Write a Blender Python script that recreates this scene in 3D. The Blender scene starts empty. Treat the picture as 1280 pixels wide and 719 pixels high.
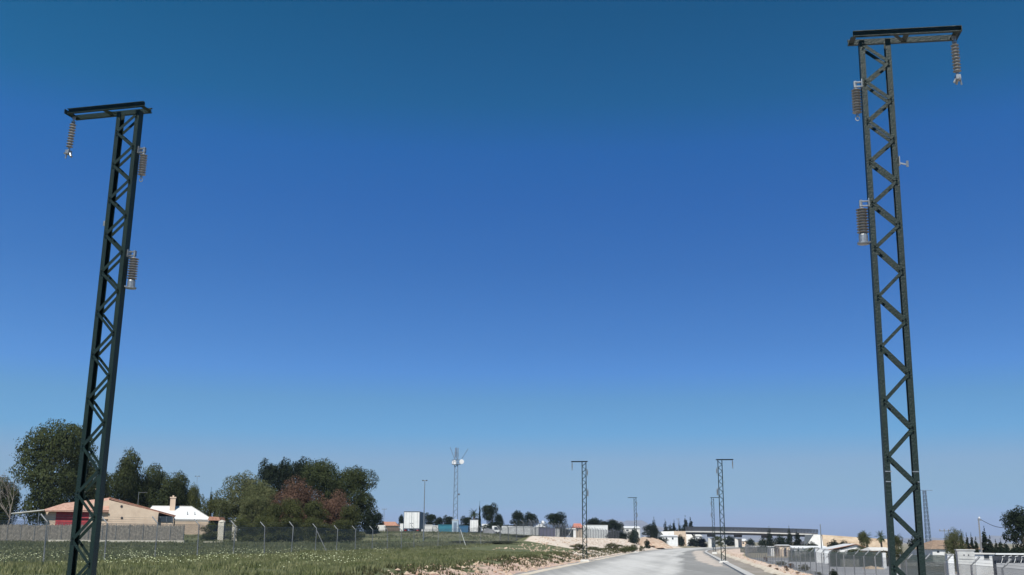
import bpy, math, random
from mathutils import Vector, Matrix, noise
R = math.radians
random.seed(11)
scene = bpy.context.scene
col = scene.collection

# ------------------------------------------------------------------ camera
FPX, PITCH, ROLL, CAMZ = 1340.0, math.atan(316.7/1340.0), 0.005, 1.9
cp, sp = math.cos(PITCH), math.sin(PITCH)
F = Vector((0, cp, sp)); R0 = Vector((1, 0, 0)); U0 = Vector((0, -sp, cp))
RV = R0*math.cos(ROLL) + U0*math.sin(ROLL)
UV = U0*math.cos(ROLL) - R0*math.sin(ROLL)
cam_data = bpy.data.cameras.new('camera'); cam = bpy.data.objects.new('camera', cam_data); col.objects.link(cam)
cam.matrix_world = Matrix(((RV.x, UV.x, -F.x, 0), (RV.y, UV.y, -F.y, 0), (RV.z, UV.z, -F.z, CAMZ), (0, 0, 0, 1)))
cam_data.sensor_width = 36; cam_data.lens = FPX/1280*36; cam_data.clip_end = 60000; cam_data.clip_start = .1
scene.camera = cam

def at(px, py, Y):
    """point of the place seen at a pixel of the photograph, at distance Y down the view"""
    d = F*FPX + RV*(px-640) + UV*(359.5-py)
    k = Y/d.y
    return Vector((d.x*k, Y, CAMZ+d.z*k))
def X(px, Y): return at(px, 676, Y).x
def Z(px, py, Y): return at(px, py, Y).z

# ------------------------------------------------------------------ terrain shape
def lerp(t, pts):
    if t <= pts[0][0]: return pts[0][1]
    for (a, b), (c, d) in zip(pts, pts[1:]):
        if t <= c: return b+(d-b)*(t-a)/(c-a)
    return pts[-1][1]
def xc(y):
    c = 0.0
    if y > 190: 
        q = min(y, 420)-190; c = .0004*q*q
        if y > 420: c += (y-420)*.184
    return .159*y + c
COSF = .9876; PHI = math.atan(.159)
def TT(x, y): return (x-xc(y))*COSF
def WX(t, y): return t/COSF + xc(y)
ZF = [(0,.65),(60,.68),(110,.85),(138,1.35),(150,1.7),(158,2.6),(315,2.6),(345,.4),(1200,.4),(9000,3)]
def nz(x, y, z=0): return noise.noise(Vector((x, y, z)))
def gh(x, y):
    t = TT(x, y)
    if t < -10:
        zf = lerp(y, ZF)
        if y > 150 and y < 330: zf += min(max((-t-24)/12, 0), 1)*.4
        lo = min(.62, zf)
        z = lerp(-t, [(10,0),(12.5,lo),(14,lo),(21.5,zf)])
        b = lerp(-t, [(10,0),(11,1),(12.6,1),(13.5,.3),(14.5,.3),(16,.45),(20.5,.45),(22.5,.12),(60,.12),(200,.5)])
        gull = nz(y*.55+t*.15, t*.12, 3)*.22 + nz(y*1.7, t*.6, 7)*.1 + nz(y*.3, t*.3, 1)*.12
        if y > 135 or t > -14: z += b*gull*(1 if y < 700 else .2)
        else: z += nz(x*.15, y*.15, 5)*.12
        return z
    if t <= 3.6: return 0.0
    z = lerp(t, [(3.6,0),(4.6,-.16),(6.2,-.2),(8,-.55),(11.2,-1.05),(60,-1.05)])
    if 5.5 < t < 12 and y < 420:
        z += (nz(x*.9, y*.5, 2)*.22 + nz(x*.35, y*.2, 9)*.2)*min(1, (t-5.5)/1.2)*min(1, (12-t)/1.2)
    if y > 1000: z = lerp(y, [(1000, -1.05), (9000, 3)])
    return z

# ------------------------------------------------------------------ materials
def mat(name, c, rough=.85, var=.15, scale=3.0, metal=0.0, c2=None, spec=.3, bump=0.0, bscale=None, objrand=0.0, detail=4, lo=.35, hi=.65):
    m = bpy.data.materials.new(name); m.use_nodes = True
    nt = m.node_tree; N = nt.nodes; L = nt.links
    b = N['Principled BSDF']; b.inputs['Roughness'].default_value = rough; b.inputs['Metallic'].default_value = metal
    b.inputs['Specular IOR Level'].default_value = spec
    tc = N.new('ShaderNodeTexCoord')
    n = N.new('ShaderNodeTexNoise'); n.inputs['Scale'].default_value = scale; n.inputs['Detail'].default_value = detail
    n.inputs['Roughness'].default_value = .6
    L.new(tc.outputs['Object'], n.inputs['Vector'])
    r = N.new('ShaderNodeValToRGB'); r.color_ramp.elements[0].position = lo; r.color_ramp.elements[1].position = hi
    if c2 is None:
        a = [max(0, v*(1-var)) for v in c]; bb = [min(1, v*(1+var)) for v in c]
    else: a, bb = c, c2
    r.color_ramp.elements[0].color = (*a, 1); r.color_ramp.elements[1].color = (*bb, 1)
    L.new(n.outputs['Fac'], r.inputs['Fac'])
    out = r.outputs['Color']
    if objrand:
        oi = N.new('ShaderNodeObjectInfo'); mr = N.new('ShaderNodeMapRange')
        mr.inputs[3].default_value = 1-objrand; mr.inputs[4].default_value = 1+objrand
        L.new(oi.outputs['Random'], mr.inputs[0])
        mx = N.new('ShaderNodeVectorMath'); mx.operation = 'SCALE'
        L.new(out, mx.inputs[0]); L.new(mr.outputs[0], mx.inputs['Scale']); out = mx.outputs[0]
    L.new(out, b.inputs['Base Color'])
    if bump:
        n2 = N.new('ShaderNodeTexNoise'); n2.inputs['Scale'].default_value = bscale or scale*4; n2.inputs['Detail'].default_value = 6
        L.new(tc.outputs['Object'], n2.inputs['Vector'])
        bp = N.new('ShaderNodeBump'); bp.inputs['Strength'].default_value = bump; bp.inputs['Distance'].default_value = .05
        L.new(n2.outputs['Fac'], bp.inputs['Height']); L.new(bp.outputs['Normal'], b.inputs['Normal'])
    return m

def leafmat(name, a, b, scale=.6, trans=.35):
    m = mat(name, a, rough=.75, c2=b, scale=scale, objrand=.12, spec=.15, detail=6)
    nt = m.node_tree; N = nt.nodes; L = nt.links
    p = N['Principled BSDF']; src = p.inputs['Base Color'].links[0].from_socket
    tr = N.new('ShaderNodeBsdfTranslucent'); L.new(src, tr.inputs['Color'])
    mx = N.new('ShaderNodeMixShader'); mx.inputs[0].default_value = trans
    o = [n for n in N if n.type == 'OUTPUT_MATERIAL'][0]
    L.new(p.outputs[0], mx.inputs[1]); L.new(tr.outputs[0], mx.inputs[2]); L.new(mx.outputs[0], o.inputs['Surface'])
    return m

def netmat(name, c, pitch, wire, diamond=True):
    """woven wire: a real pattern of holes in the fence's own coordinates (x along, z up)"""
    m = bpy.data.materials.new(name); m.use_nodes = True
    nt = m.node_tree; N = nt.nodes; L = nt.links
    p = N['Principled BSDF']; p.inputs['Base Color'].default_value = (*c, 1); p.inputs['Roughness'].default_value = .6; p.inputs['Metallic'].default_value = .2
    uv = N.new('ShaderNodeUVMap'); sep = N.new('ShaderNodeSeparateXYZ'); L.new(uv.outputs[0], sep.inputs[0])
    def M(op, a, b=None):
        n = N.new('ShaderNodeMath'); n.operation = op
        for i, v in enumerate((a, b)):
            if v is None: continue
            if isinstance(v, (int, float)): n.inputs[i].default_value = v
            else: L.new(v, n.inputs[i])
        return n.outputs[0]
    x, z = sep.outputs[0], sep.outputs[1]
    if diamond: u, v = M('ADD', x, z), M('SUBTRACT', x, z)
    else: u, v = x, z
    def line(q): return M('LESS_THAN', M('ABSOLUTE', M('SUBTRACT', M('FRACT', M('DIVIDE', q, pitch)), .5)), wire/pitch/2)
    fac = M('MAXIMUM', line(u), line(v))
    t = N.new('ShaderNodeBsdfTransparent'); mx = N.new('ShaderNodeMixShader')
    o = [n for n in N if n.type == 'OUTPUT_MATERIAL'][0]
    L.new(fac, mx.inputs[0]); L.new(t.outputs[0], mx.inputs[1]); L.new(p.outputs[0], mx.inputs[2]); L.new(mx.outputs[0], o.inputs['Surface'])
    return m

M = {}
M['mast'] = mat('mast_green_paint', (.004,.014,.012), rough=.5, c2=(.006,.019,.014), scale=5, spec=.35, bump=.25, bscale=40, lo=.42, hi=.72)
M['mastfar'] = mat('weathered_green_steel', (.02,.04,.05), rough=.5, c2=(.035,.06,.07), scale=2, spec=.4)
M['galv'] = mat('galvanised_steel', (.26,.275,.285), rough=.38, metal=.55, scale=25, var=.2, spec=.5)
M['shed'] = mat('brown_porcelain', (.215,.205,.19), rough=.5, scale=12, var=.2, spec=.5)
M['cabin'] = mat('pale_blue_grey_paint', (.30,.38,.46), rough=.5, c2=(.38,.46,.53), scale=2)
M['tower'] = mat('tower_galvanised', (.16,.21,.28), rough=.5, metal=.2, scale=3)
M['white'] = mat('white_paint', (.74,.74,.73), rough=.55, c2=(.64,.64,.63), scale=1.2)
M['offwhite'] = mat('dusty_white_panel', (.56,.56,.55), rough=.6, c2=(.66,.66,.65), scale=1.5)
M['greyp'] = mat('grey_tarpaulin', (.10,.12,.15), rough=.6, c2=(.16,.18,.21), scale=1)
M['rubber'] = mat('black_rubber', (.02,.02,.02), rough=.8)
M['darkm'] = mat('dark_chassis_steel', (.04,.04,.045), rough=.6)
M['redlamp'] = mat('red_reflector', (.5,.03,.02), rough=.3)
M['teal'] = mat('teal_container_paint', (.035,.17,.24), rough=.5, c2=(.05,.21,.27), scale=1.2)
M['blue'] = mat('blue_container_paint', (.04,.12,.24), rough=.5, c2=(.055,.16,.27), scale=1.2)
M['mauve'] = mat('mauve_container_paint', (.13,.13,.20), rough=.5, c2=(.19,.18,.25), scale=1)
M['cream'] = mat('cream_render', (.52,.40,.30), rough=.9, c2=(.62,.49,.37), scale=.8, bump=.2, bscale=8)
M['tan'] = mat('tan_render', (.38,.29,.21), rough=.9, c2=(.46,.36,.27), scale=.9, bump=.2, bscale=8)
M['red'] = mat('red_painted_door', (.32,.035,.045), rough=.6, c2=(.40,.06,.06), scale=2)
M['tile'] = mat('terracotta_tile', (.33,.15,.10), rough=.85, c2=(.46,.26,.18), scale=4, bump=.6, bscale=14)
M['tilep'] = mat('pink_terracotta_tile', (.36,.20,.15), rough=.85, c2=(.48,.30,.23), scale=3, bump=.6, bscale=14)
M['tileb'] = mat('brown_roof_tile', (.20,.13,.09), rough=.9, c2=(.33,.24,.17), scale=3, bump=.6, bscale=14)
M['whiteroof'] = mat('white_membrane_roof', (.70,.70,.69), rough=.5, c2=(.60,.61,.61), scale=.7)
M['reed'] = mat('weathered_reed_screen', (.15,.14,.12), rough=.95, c2=(.29,.26,.22), scale=3)
M['stone'] = mat('pale_stone', (.48,.44,.36), rough=.9, c2=(.60,.56,.47), scale=5, bump=.5, bscale=20)
M['conc'] = mat('pale_concrete', (.52,.50,.46), rough=.85, c2=(.64,.62,.58), scale=1.2, bump=.2)
M['kerb'] = mat('kerb_concrete', (.40,.385,.36), rough=.85, c2=(.52,.50,.47), scale=1.2, bump=.2)
M['concd'] = mat('grey_concrete', (.16,.16,.17), rough=.85, c2=(.24,.24,.24), scale=.5)
M['girder'] = mat('dark_bridge_girder', (.06,.06,.07), rough=.7, c2=(.10,.10,.11), scale=.6)
M['cab'] = mat('cabinet_concrete', (.40,.40,.385), rough=.75, c2=(.50,.50,.485), scale=2.5, bump=.15)
M['glass'] = mat('dark_glass', (.03,.04,.05), rough=.1, spec=.6)
M['bark'] = mat('bark', (.10,.075,.055), rough=.95, c2=(.18,.14,.11), scale=6, bump=.6)
M['barkpale'] = mat('pale_dry_bark', (.26,.22,.19), rough=.95, c2=(.36,.31,.27), scale=6)
M['pine'] = leafmat('pine_needles', (.028,.040,.013), (.080,.094,.036))
M['pinedark'] = leafmat('dark_conifer_needles', (.010,.018,.011), (.028,.040,.020))
M['cyp'] = leafmat('cypress_foliage', (.010,.018,.011), (.026,.038,.020))
M['olive'] = leafmat('grey_green_foliage', (.065,.078,.030), (.16,.165,.078))
M['rust'] = leafmat('russet_foliage', (.09,.055,.036), (.20,.115,.078), scale=.5)
M['bushy'] = leafmat('broadleaf_foliage', (.042,.052,.016), (.112,.118,.042))
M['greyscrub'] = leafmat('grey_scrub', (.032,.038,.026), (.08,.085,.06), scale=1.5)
M['palm'] = leafmat('palm_frond', (.035,.055,.025), (.07,.09,.04))
M['scrub'] = leafmat('dry_scrub', (.06,.07,.03), (.12,.11,.055), scale=2)
M['dryred'] = leafmat('dry_reddish_scrub', (.10,.06,.04), (.17,.11,.07), scale=2)
M['net'] = netmat('woven_fence_wire', (.17,.17,.18), .12, .021)
M['netr'] = netmat('pale_woven_fence_wire', (.19,.195,.20), .12, .026)
M['shade'] = netmat('dark_shade_net', (.04,.055,.045), .05, .030, False)
M['rail'] = mat('dark_railing', (.045,.05,.06), rough=.6)
M['rock'] = mat('pinkish_rock', (.36,.23,.16), rough=.95, c2=(.55,.44,.33), scale=1.2, bump=.8, bscale=4)

# ------------------------------------------------------------------ mesh builder
class MB:
    def __init__(s): s.v = []; s.f = []; s.uv = None
    def quad(s, a, b, c, d):
        i = len(s.v); s.v += [tuple(a), tuple(b), tuple(c), tuple(d)]; s.f.append((i, i+1, i+2, i+3))
    def tri(s, a, b, c):
        i = len(s.v); s.v += [tuple(a), tuple(b), tuple(c)]; s.f.append((i, i+1, i+2))
    def box(s, x0, x1, y0, y1, z0, z1):
        i = len(s.v)
        s.v += [(x0,y0,z0),(x1,y0,z0),(x1,y1,z0),(x0,y1,z0),(x0,y0,z1),(x1,y0,z1),(x1,y1,z1),(x0,y1,z1)]
        s.f += [tuple(i+k for k in q) for q in ((0,3,2,1),(4,5,6,7),(0,1,5,4),(1,2,6,5),(2,3,7,6),(3,0,4,7))]
        return s
    def beam(s, a, b, w, h, up=(0, 0, 1)):
        a = Vector(a); b = Vector(b); d = (b-a).normalized(); u = Vector(up)
        if abs(d.dot(u)) > .98: u = Vector((0, 1, 0))
        r = d.cross(u).normalized()*w/2; q = r.cross(d).normalized()*h/2
        i = len(s.v)
        for p in (a, b):
            s.v += [tuple(p-r-q), tuple(p+r-q), tuple(p+r+q), tuple(p-r+q)]
        s.f += [tuple(i+k for k in q2) for q2 in ((0,1,2,3),(7,6,5,4),(0,4,5,1),(1,5,6,2),(2,6,7,3),(3,7,4,0))]
        return s
    def tube(s, pts, rad, n=8):
        pts = [Vector(p) for p in pts]
        if not isinstance(rad, (list, tuple)): rad = [rad]*len(pts)
        base = len(s.v)
        for k, p in enumerate(pts):
            d = (pts[min(k+1, len(pts)-1)]-pts[max(k-1, 0)]).normalized()
            u = Vector((0, 0, 1)) if abs(d.z) < .9 else Vector((1, 0, 0))
            r = d.cross(u).normalized(); q = d.cross(r)
            for j in range(n):
                a = 2*math.pi*j/n
                s.v.append(tuple(p+(r*math.cos(a)+q*math.sin(a))*rad[k]))
        for k in range(len(pts)-1):
            for j in range(n):
                a = base+k*n+j; b = base+k*n+(j+1) % n
                s.f.append((a, b, b+n, a+n))
        s.f.append(tuple(base+j for j in range(n))[::-1]); s.f.append(tuple(base+(len(pts)-1)*n+j for j in range(n)))
        return s
    def lathe(s, prof, c=(0, 0), n=16, M4=None):
        base = len(s.v)
        for (r, z) in prof:
            for j in range(n):
                a = 2*math.pi*j/n; p = Vector((c[0]+r*math.cos(a), c[1]+r*math.sin(a), z))
                s.v.append(tuple(M4 @ p if M4 else p))
        for k in range(len(prof)-1):
            for j in range(n):
                a = base+k*n+j; b = base+k*n+(j+1) % n
                s.f.append((a, b, b+n, a+n))
        s.f.append(tuple(base+j for j in range(n))[::-1]); s.f.append(tuple(base+(len(prof)-1)*n+j for j in range(n)))
        return s
    def prism(s, prof, y0, y1):
        """outline in x,z pushed from y0 to y1"""
        n = len(prof); i = len(s.v)
        s.v += [(x, y0, z) for x, z in prof]+[(x, y1, z) for x, z in prof]
        s.f.append(tuple(range(i, i+n))); s.f.append(tuple(range(i+2*n-1, i+n-1, -1)))
        for k in range(n):
            a = i+k; b = i+(k+1) % n; s.f.append((b, a, a+n, b+n))
        return s
    def build(s, name, m, parent=None, smooth=False, loc=None):
        me = bpy.data.meshes.new(name); me.from_pydata(s.v, [], s.f); me.update()
        if s.uv is not None:
            l = me.uv_layers.new(name='UVMap')
            for k, u in enumerate(s.uv): l.data[k].uv = u
        me.materials.append(m)
        if smooth: me.polygons.foreach_set('use_smooth', [True]*len(me.polygons))
        o = bpy.data.objects.new(name, me); col.objects.link(o)
        if parent: o.parent = parent
        if loc is not None: o.location = loc
        return o

def tag(o, label=None, cat=None, group=None, kind=None):
    if label: o['label'] = label
    if cat: o['category'] = cat
    if group: o['group'] = group
    if kind: o['kind'] = kind
    return o
def thing(name, label, cat, loc, rz=0, group=None):
    o = bpy.data.objects.new(name, None); col.objects.link(o); o.location = loc; o.rotation_euler = (0, 0, rz)
    o.empty_display_size = .3
    return tag(o, label, cat, group)
def kids(o): return [c for c in bpy.data.objects if c.parent == o]
def copy_tree(o, parent=None):
    c = o.copy(); col.objects.link(c)
    if parent: c.parent = parent
    for ch in kids(o): copy_tree(ch, c)
    return c

# ------------------------------------------------------------------ ground sheet
def frange(a, b, st):
    r = []; v = a
    while v < b-1e-6: r.append(v); v += st
    return r
tc_ = [-9000,-5000,-3000,-1800,-1000,-600,-400,-280,-200,-150,-110,-85,-65,-50,-42,-36,-32,-29,-26.5,-24.5,-23.2] + frange(-22.2,-9.6,.4) + [-9.5,-6,-3,0,2,3.5] + frange(3.7,12.6,.45) + [13.5,15,18,22,30,40,55,75,100,140,200,300,450,700,1200,2000,4000,9000]
ys_ = [-300,-150,-80,-40,-20,-8] + frange(0,38,4) + frange(38,340,.9) + frange(340,460,5) + [480,520,580,650,750,900,1100,1400,1800,2500,3500,5000,7000,9500]
V = []; FC = []; W = []
def weights(x, y):
    """r: grass share, g: paleness of bare earth, b: grey gravel share"""
    t = TT(x, y); g = 0; p = .25; q = 0
    n = nz(x*.25, y*.25, 4)*.5+nz(x*.8, y*.8, 8)*.5
    if t < -10:
        edge = -11.8 + n*2.0
        g = 1 if t < edge else 0; p = .15+.3*n
        if y > 90: p = min(1, .2+(y-90)/45.)
        if y > 112 and t > -14.6: g = 1 if (t < -12.9+n*2.6 and y < 175) or (n > .40 and t < -12) else 0
        if y > 152 and -21.9 < t <= -14.6: g = .9 if n > .52 else 0; p = 1
        if t <= -21.9 and y > 150: g = .95+.5*n; p = .6
        if 100 < y < 330 and t < -24 and n > .42: g = .7
        if y > 345: g = .72+.5*n; p = .5
    elif t > 3.6:
        if t < 6: g = .25+.5*n; q = .6; p = .5
        elif t < 11.3: g = .5*(n > .28); p = .55
        elif y < 215 and t < 27: q = 1; g = 0
        else: g = .72+.5*n; p = .5
    else: q = 1
    return (min(max(g, 0), 1), min(max(p, 0), 1), min(max(q, 0), 1), 1)
for y in ys_:
    for t in tc_:
        x = WX(t, y); V.append((x, y, gh(x, y)-(.0 if not (-10.1 < t < 3.65) else .0))); W.append(weights(x, y))
nc = len(tc_)
for j in range(len(ys_)-1):
    for i in range(nc-1):
        a = j*nc+i; FC.append((a, a+1, a+1+nc, a+nc))
me = bpy.data.meshes.new('ground'); me.from_pydata(V, [], FC); me.update()
ca = me.color_attributes.new('cover', 'FLOAT_COLOR', 'POINT')
ca.data.foreach_set('color', [c for w in W for c in w])
me.polygons.foreach_set('use_smooth', [True]*len(me.polygons))
gm = bpy.data.materials.new('ground_cover'); gm.use_nodes = True
nt = gm.node_tree; N = nt.nodes; L = nt.links; P = N['Principled BSDF']; P.inputs['Roughness'].default_value = .95; P.inputs['Specular IOR Level'].default_value = .15
def noi(sc, det=5, rough=.6):
    g = N.new('ShaderNodeNewGeometry'); n = N.new('ShaderNodeTexNoise'); n.inputs['Scale'].default_value = sc; n.inputs['Detail'].default_value = det; n.inputs['Roughness'].default_value = rough
    L.new(g.outputs['Position'], n.inputs['Vector']); return n.outputs['Fac']
def ramp(f, cols):
    r = N.new('ShaderNodeValToRGB'); e = r.color_ramp.elements
    e[0].position, e[0].color = cols[0][0], (*cols[0][1], 1); e[1].position, e[1].color = cols[-1][0], (*cols[-1][1], 1)
    for p, c in cols[1:-1]: q = e.new(p); q.color = (*c, 1)
    L.new(f, r.inputs['Fac']); return r.outputs['Color']
def mix(f, a, b):
    m = N.new('ShaderNodeMix'); m.data_type = 'RGBA'
    L.new(f, m.inputs[0]); L.new(a, m.inputs[6]); L.new(b, m.inputs[7]); return m.outputs[2]
at_ = N.new('ShaderNodeVertexColor'); at_.layer_name = 'cover'
sep = N.new('ShaderNodeSeparateColor'); L.new(at_.outputs[0], sep.inputs[0])
grass = ramp(noi(.6, 8, .7), [(.3,(.065,.082,.038)),(.5,(.105,.118,.058)),(.7,(.17,.17,.10))])
pink = ramp(noi(1.1, 8, .7), [(.3,(.34,.20,.15)),(.45,(.50,.33,.27)),(.6,(.56,.42,.32)),(.75,(.62,.52,.40))])
pale = ramp(noi(.9, 8, .7), [(.25,(.46,.37,.30)),(.5,(.62,.53,.44)),(.75,(.68,.60,.51))])
grav = ramp(noi(.35, 8, .7), [(.3,(.17,.17,.175)),(.7,(.25,.25,.25))])
c = mix(sep.outputs[1], pink, pale); c = mix(sep.outputs[2], c, grav); c = mix(sep.outputs[0], c, grass)
L.new(c, P.inputs['Base Color'])
bp = N.new('ShaderNodeBump'); bp.inputs['Strength'].default_value = .8; bp.inputs['Distance'].default_value = .15
L.new(noi(1.6, 8, .7), bp.inputs['Height']); L.new(bp.outputs[0], P.inputs['Normal'])
me.materials.append(gm)
g = bpy.data.objects.new('ground', me); col.objects.link(g); tag(g, kind='structure')

# road bed: one sheet 8 mm above the ground
mb = MB()
ry = [-300,-100,-40] + frange(-20, 440, 4) + [460, 500, 560, 640]
rts = [-9.85,-9.2,-8.6,-8,-7.4,-6.8,-6.2,-5,-4,-3,-2,-1.4,-.9,-.5,-.1,.3,.8,1.4,2,3.2]
RW = []
for y in ry:
    for k, t in enumerate(rts):
        tt = t + (nz(y*.35, 3.3)*.45 + nz(y*1.3, 7.1)*.2 if k == 0 else 0)
        mb.v.append((WX(tt, y), y, .008))
        wv = lerp(t+nz(y*.03, 5)*1.2+nz(y*.11, t*.5)*.5, [(-8.2,.25),(-6.6,.85),(-4.2,1),(-2.4,.62),(-1.7,.95),(-.75,.8),(-.45,.05),(3,.12)])
        RW.append((wv, wv, wv, 1))
n = len(rts)
for j in range(len(ry)-1):
    for i in range(n-1): a = j*n+i; mb.f.append((a, a+1, a+1+n, a+n))
rm = bpy.data.materials.new('compacted_gravel'); rm.use_nodes = True
nt = rm.node_tree; N = nt.nodes; L = nt.links; P = N['Principled BSDF']; P.inputs['Roughness'].default_value = .9; P.inputs['Specular IOR Level'].default_value = .2
geo = N.new('ShaderNodeNewGeometry'); mp = N.new('ShaderNodeMapping'); mp.inputs['Rotation'].default_value = (0, 0, PHI); mp.inputs['Scale'].default_value = (.22, .012, 1)
L.new(geo.outputs['Position'], mp.inputs['Vector'])
n1 = N.new('ShaderNodeTexNoise'); n1.inputs['Scale'].default_value = 1; n1.inputs['Detail'].default_value = 6; L.new(mp.outputs[0], n1.inputs['Vector'])
cst = ramp(n1.outputs['Fac'], [(.36,(.30,.30,.30)),(.5,(.40,.40,.39)),(.62,(.53,.53,.52))])
fine = ramp(noi(1.1, 10, .8), [(.3,(.62,.61,.59)),(.7,(1,1,1))])
vw = N.new('ShaderNodeVertexColor'); vw.layer_name = 'wear'
ad = N.new('ShaderNodeMath'); ad.operation = 'ADD'; L.new(vw.outputs[0], ad.inputs[0])
sc1 = N.new('ShaderNodeMath'); sc1.operation = 'MULTIPLY_ADD'; sc1.inputs[1].default_value = 1.0; sc1.inputs[2].default_value = -.5; L.new(n1.outputs['Fac'], sc1.inputs[0]); L.new(sc1.outputs[0], ad.inputs[1])
mp2 = N.new('ShaderNodeMapping'); mp2.inputs['Rotation'].default_value = (0, 0, PHI); mp2.inputs['Scale'].default_value = (2.2, .03, 1)
L.new(geo.outputs['Position'], mp2.inputs['Vector'])
n3 = N.new('ShaderNodeTexNoise'); n3.inputs['Scale'].default_value = 1; n3.inputs['Detail'].default_value = 5; L.new(mp2.outputs[0], n3.inputs['Vector'])
sc3 = N.new('ShaderNodeMath'); sc3.operation = 'MULTIPLY_ADD'; sc3.inputs[1].default_value = .6; sc3.inputs[2].default_value = -.3; L.new(n3.outputs['Fac'], sc3.inputs[0])
ad2 = N.new('ShaderNodeMath'); ad2.operation = 'ADD'; L.new(ad.outputs[0], ad2.inputs[0]); L.new(sc3.outputs[0], ad2.inputs[1]); ad = ad2
cst = ramp(ad.outputs[0], [(.0,(.30,.293,.278)),(.5,(.46,.448,.425)),(1,(.65,.632,.60))])
mm = N.new('ShaderNodeMix'); mm.data_type = 'RGBA'; mm.blend_type = 'MULTIPLY'; mm.inputs[0].default_value = 1
L.new(cst, mm.inputs[6]); L.new(fine, mm.inputs[7]); L.new(mm.outputs[2], P.inputs['Base Color'])
bp = N.new('ShaderNodeBump'); bp.inputs['Strength'].default_value = .5; bp.inputs['Distance'].default_value = .03
L.new(noi(6, 8, .7), bp.inputs['Height']); L.new(bp.outputs[0], P.inputs['Normal'])
ro = mb.build('road', rm); cr_ = ro.data.color_attributes.new('wear', 'FLOAT_COLOR', 'POINT'); cr_.data.foreach_set('color', [c for w_ in RW for c in w_])
tag(ro, kind='structure')

# earth shoulder beside the road, left, and gravel pad with reddish soil around the right masts
def strip(name, y0, y1, ta, tb, z, m, st=3, jit=.2, taper=0):
    mb = MB(); yy = frange(y0, y1, st)+[y1]
    for y in yy:
        a = ta+nz(y*.3, ta, 2)*jit*2; b = tb+nz(y*.3, tb, 5)*jit*2
        if taper: a = b-(b-a)*min(1, ((y-y0)/taper)**.6+.02)
        mb.v += [(WX(a, y), y, z), (WX(b, y), y, z)]
    for j in range(len(yy)-1): mb.f.append((2*j, 2*j+1, 2*j+3, 2*j+2))
    return tag(mb.build(name, m), kind='structure')
M['shoulder'] = mat('road_shoulder_earth', (.50,.42,.32), c2=(.66,.58,.47), scale=.8, bump=.3)
M['redsoil'] = mat('reddish_track_soil', (.44,.37,.31), c2=(.56,.49,.42), scale=.7, bump=.3)
strip('road_shoulder', 10, 330, -9.7, -9.0, .016, M['shoulder'], 2, .12)
strip('road_edge_soil', 84, 240, 1.1, 2.95, .016, M['redsoil'], 2, .5, taper=30)
# kerb
mb = MB(); yy = frange(0, 420, 4)
for y in yy:
    for t, z in ((3.3, -.15), (3.3, .10), (3.36, .12), (3.72, .12), (3.78, .10), (3.78, -.4)): mb.v.append((WX(t, y), y, z))
for j in range(len(yy)-1):
    for i in range(5): a = j*6+i; mb.f.append((a, a+1, a+7, a+6))
tag(mb.build('kerb', M['kerb']), kind='structure')
# earth path edge on the right bank
mb = MB(); yy = frange(30, 300, 1.5)
for y in yy:
    for t, dz in ((5.75, .02), (5.9, .16), (6.2, .2), (6.5, .1)):
        tt = t+nz(y*.12, 1)*.6; x = WX(tt, y); mb.v.append((x, y, gh(x, y)+dz+nz(y*.7, t)*.05))
for j in range(len(yy)-1):
    for i in range(3): a = j*4+i; mb.f.append((a, a+1, a+5, a+4))
tag(mb.build('earth_ridge_path', M['shoulder'], smooth=True), kind='structure')
# paved service yard beyond the right fence
M['asph'] = mat('worn_grey_paving', (.26,.26,.265), c2=(.36,.36,.36), scale=.25, bump=.2, bscale=5)
strip('service_road', 20, 185, 13.0, 26, -1.035, M['asph'], 5, .4)

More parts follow.
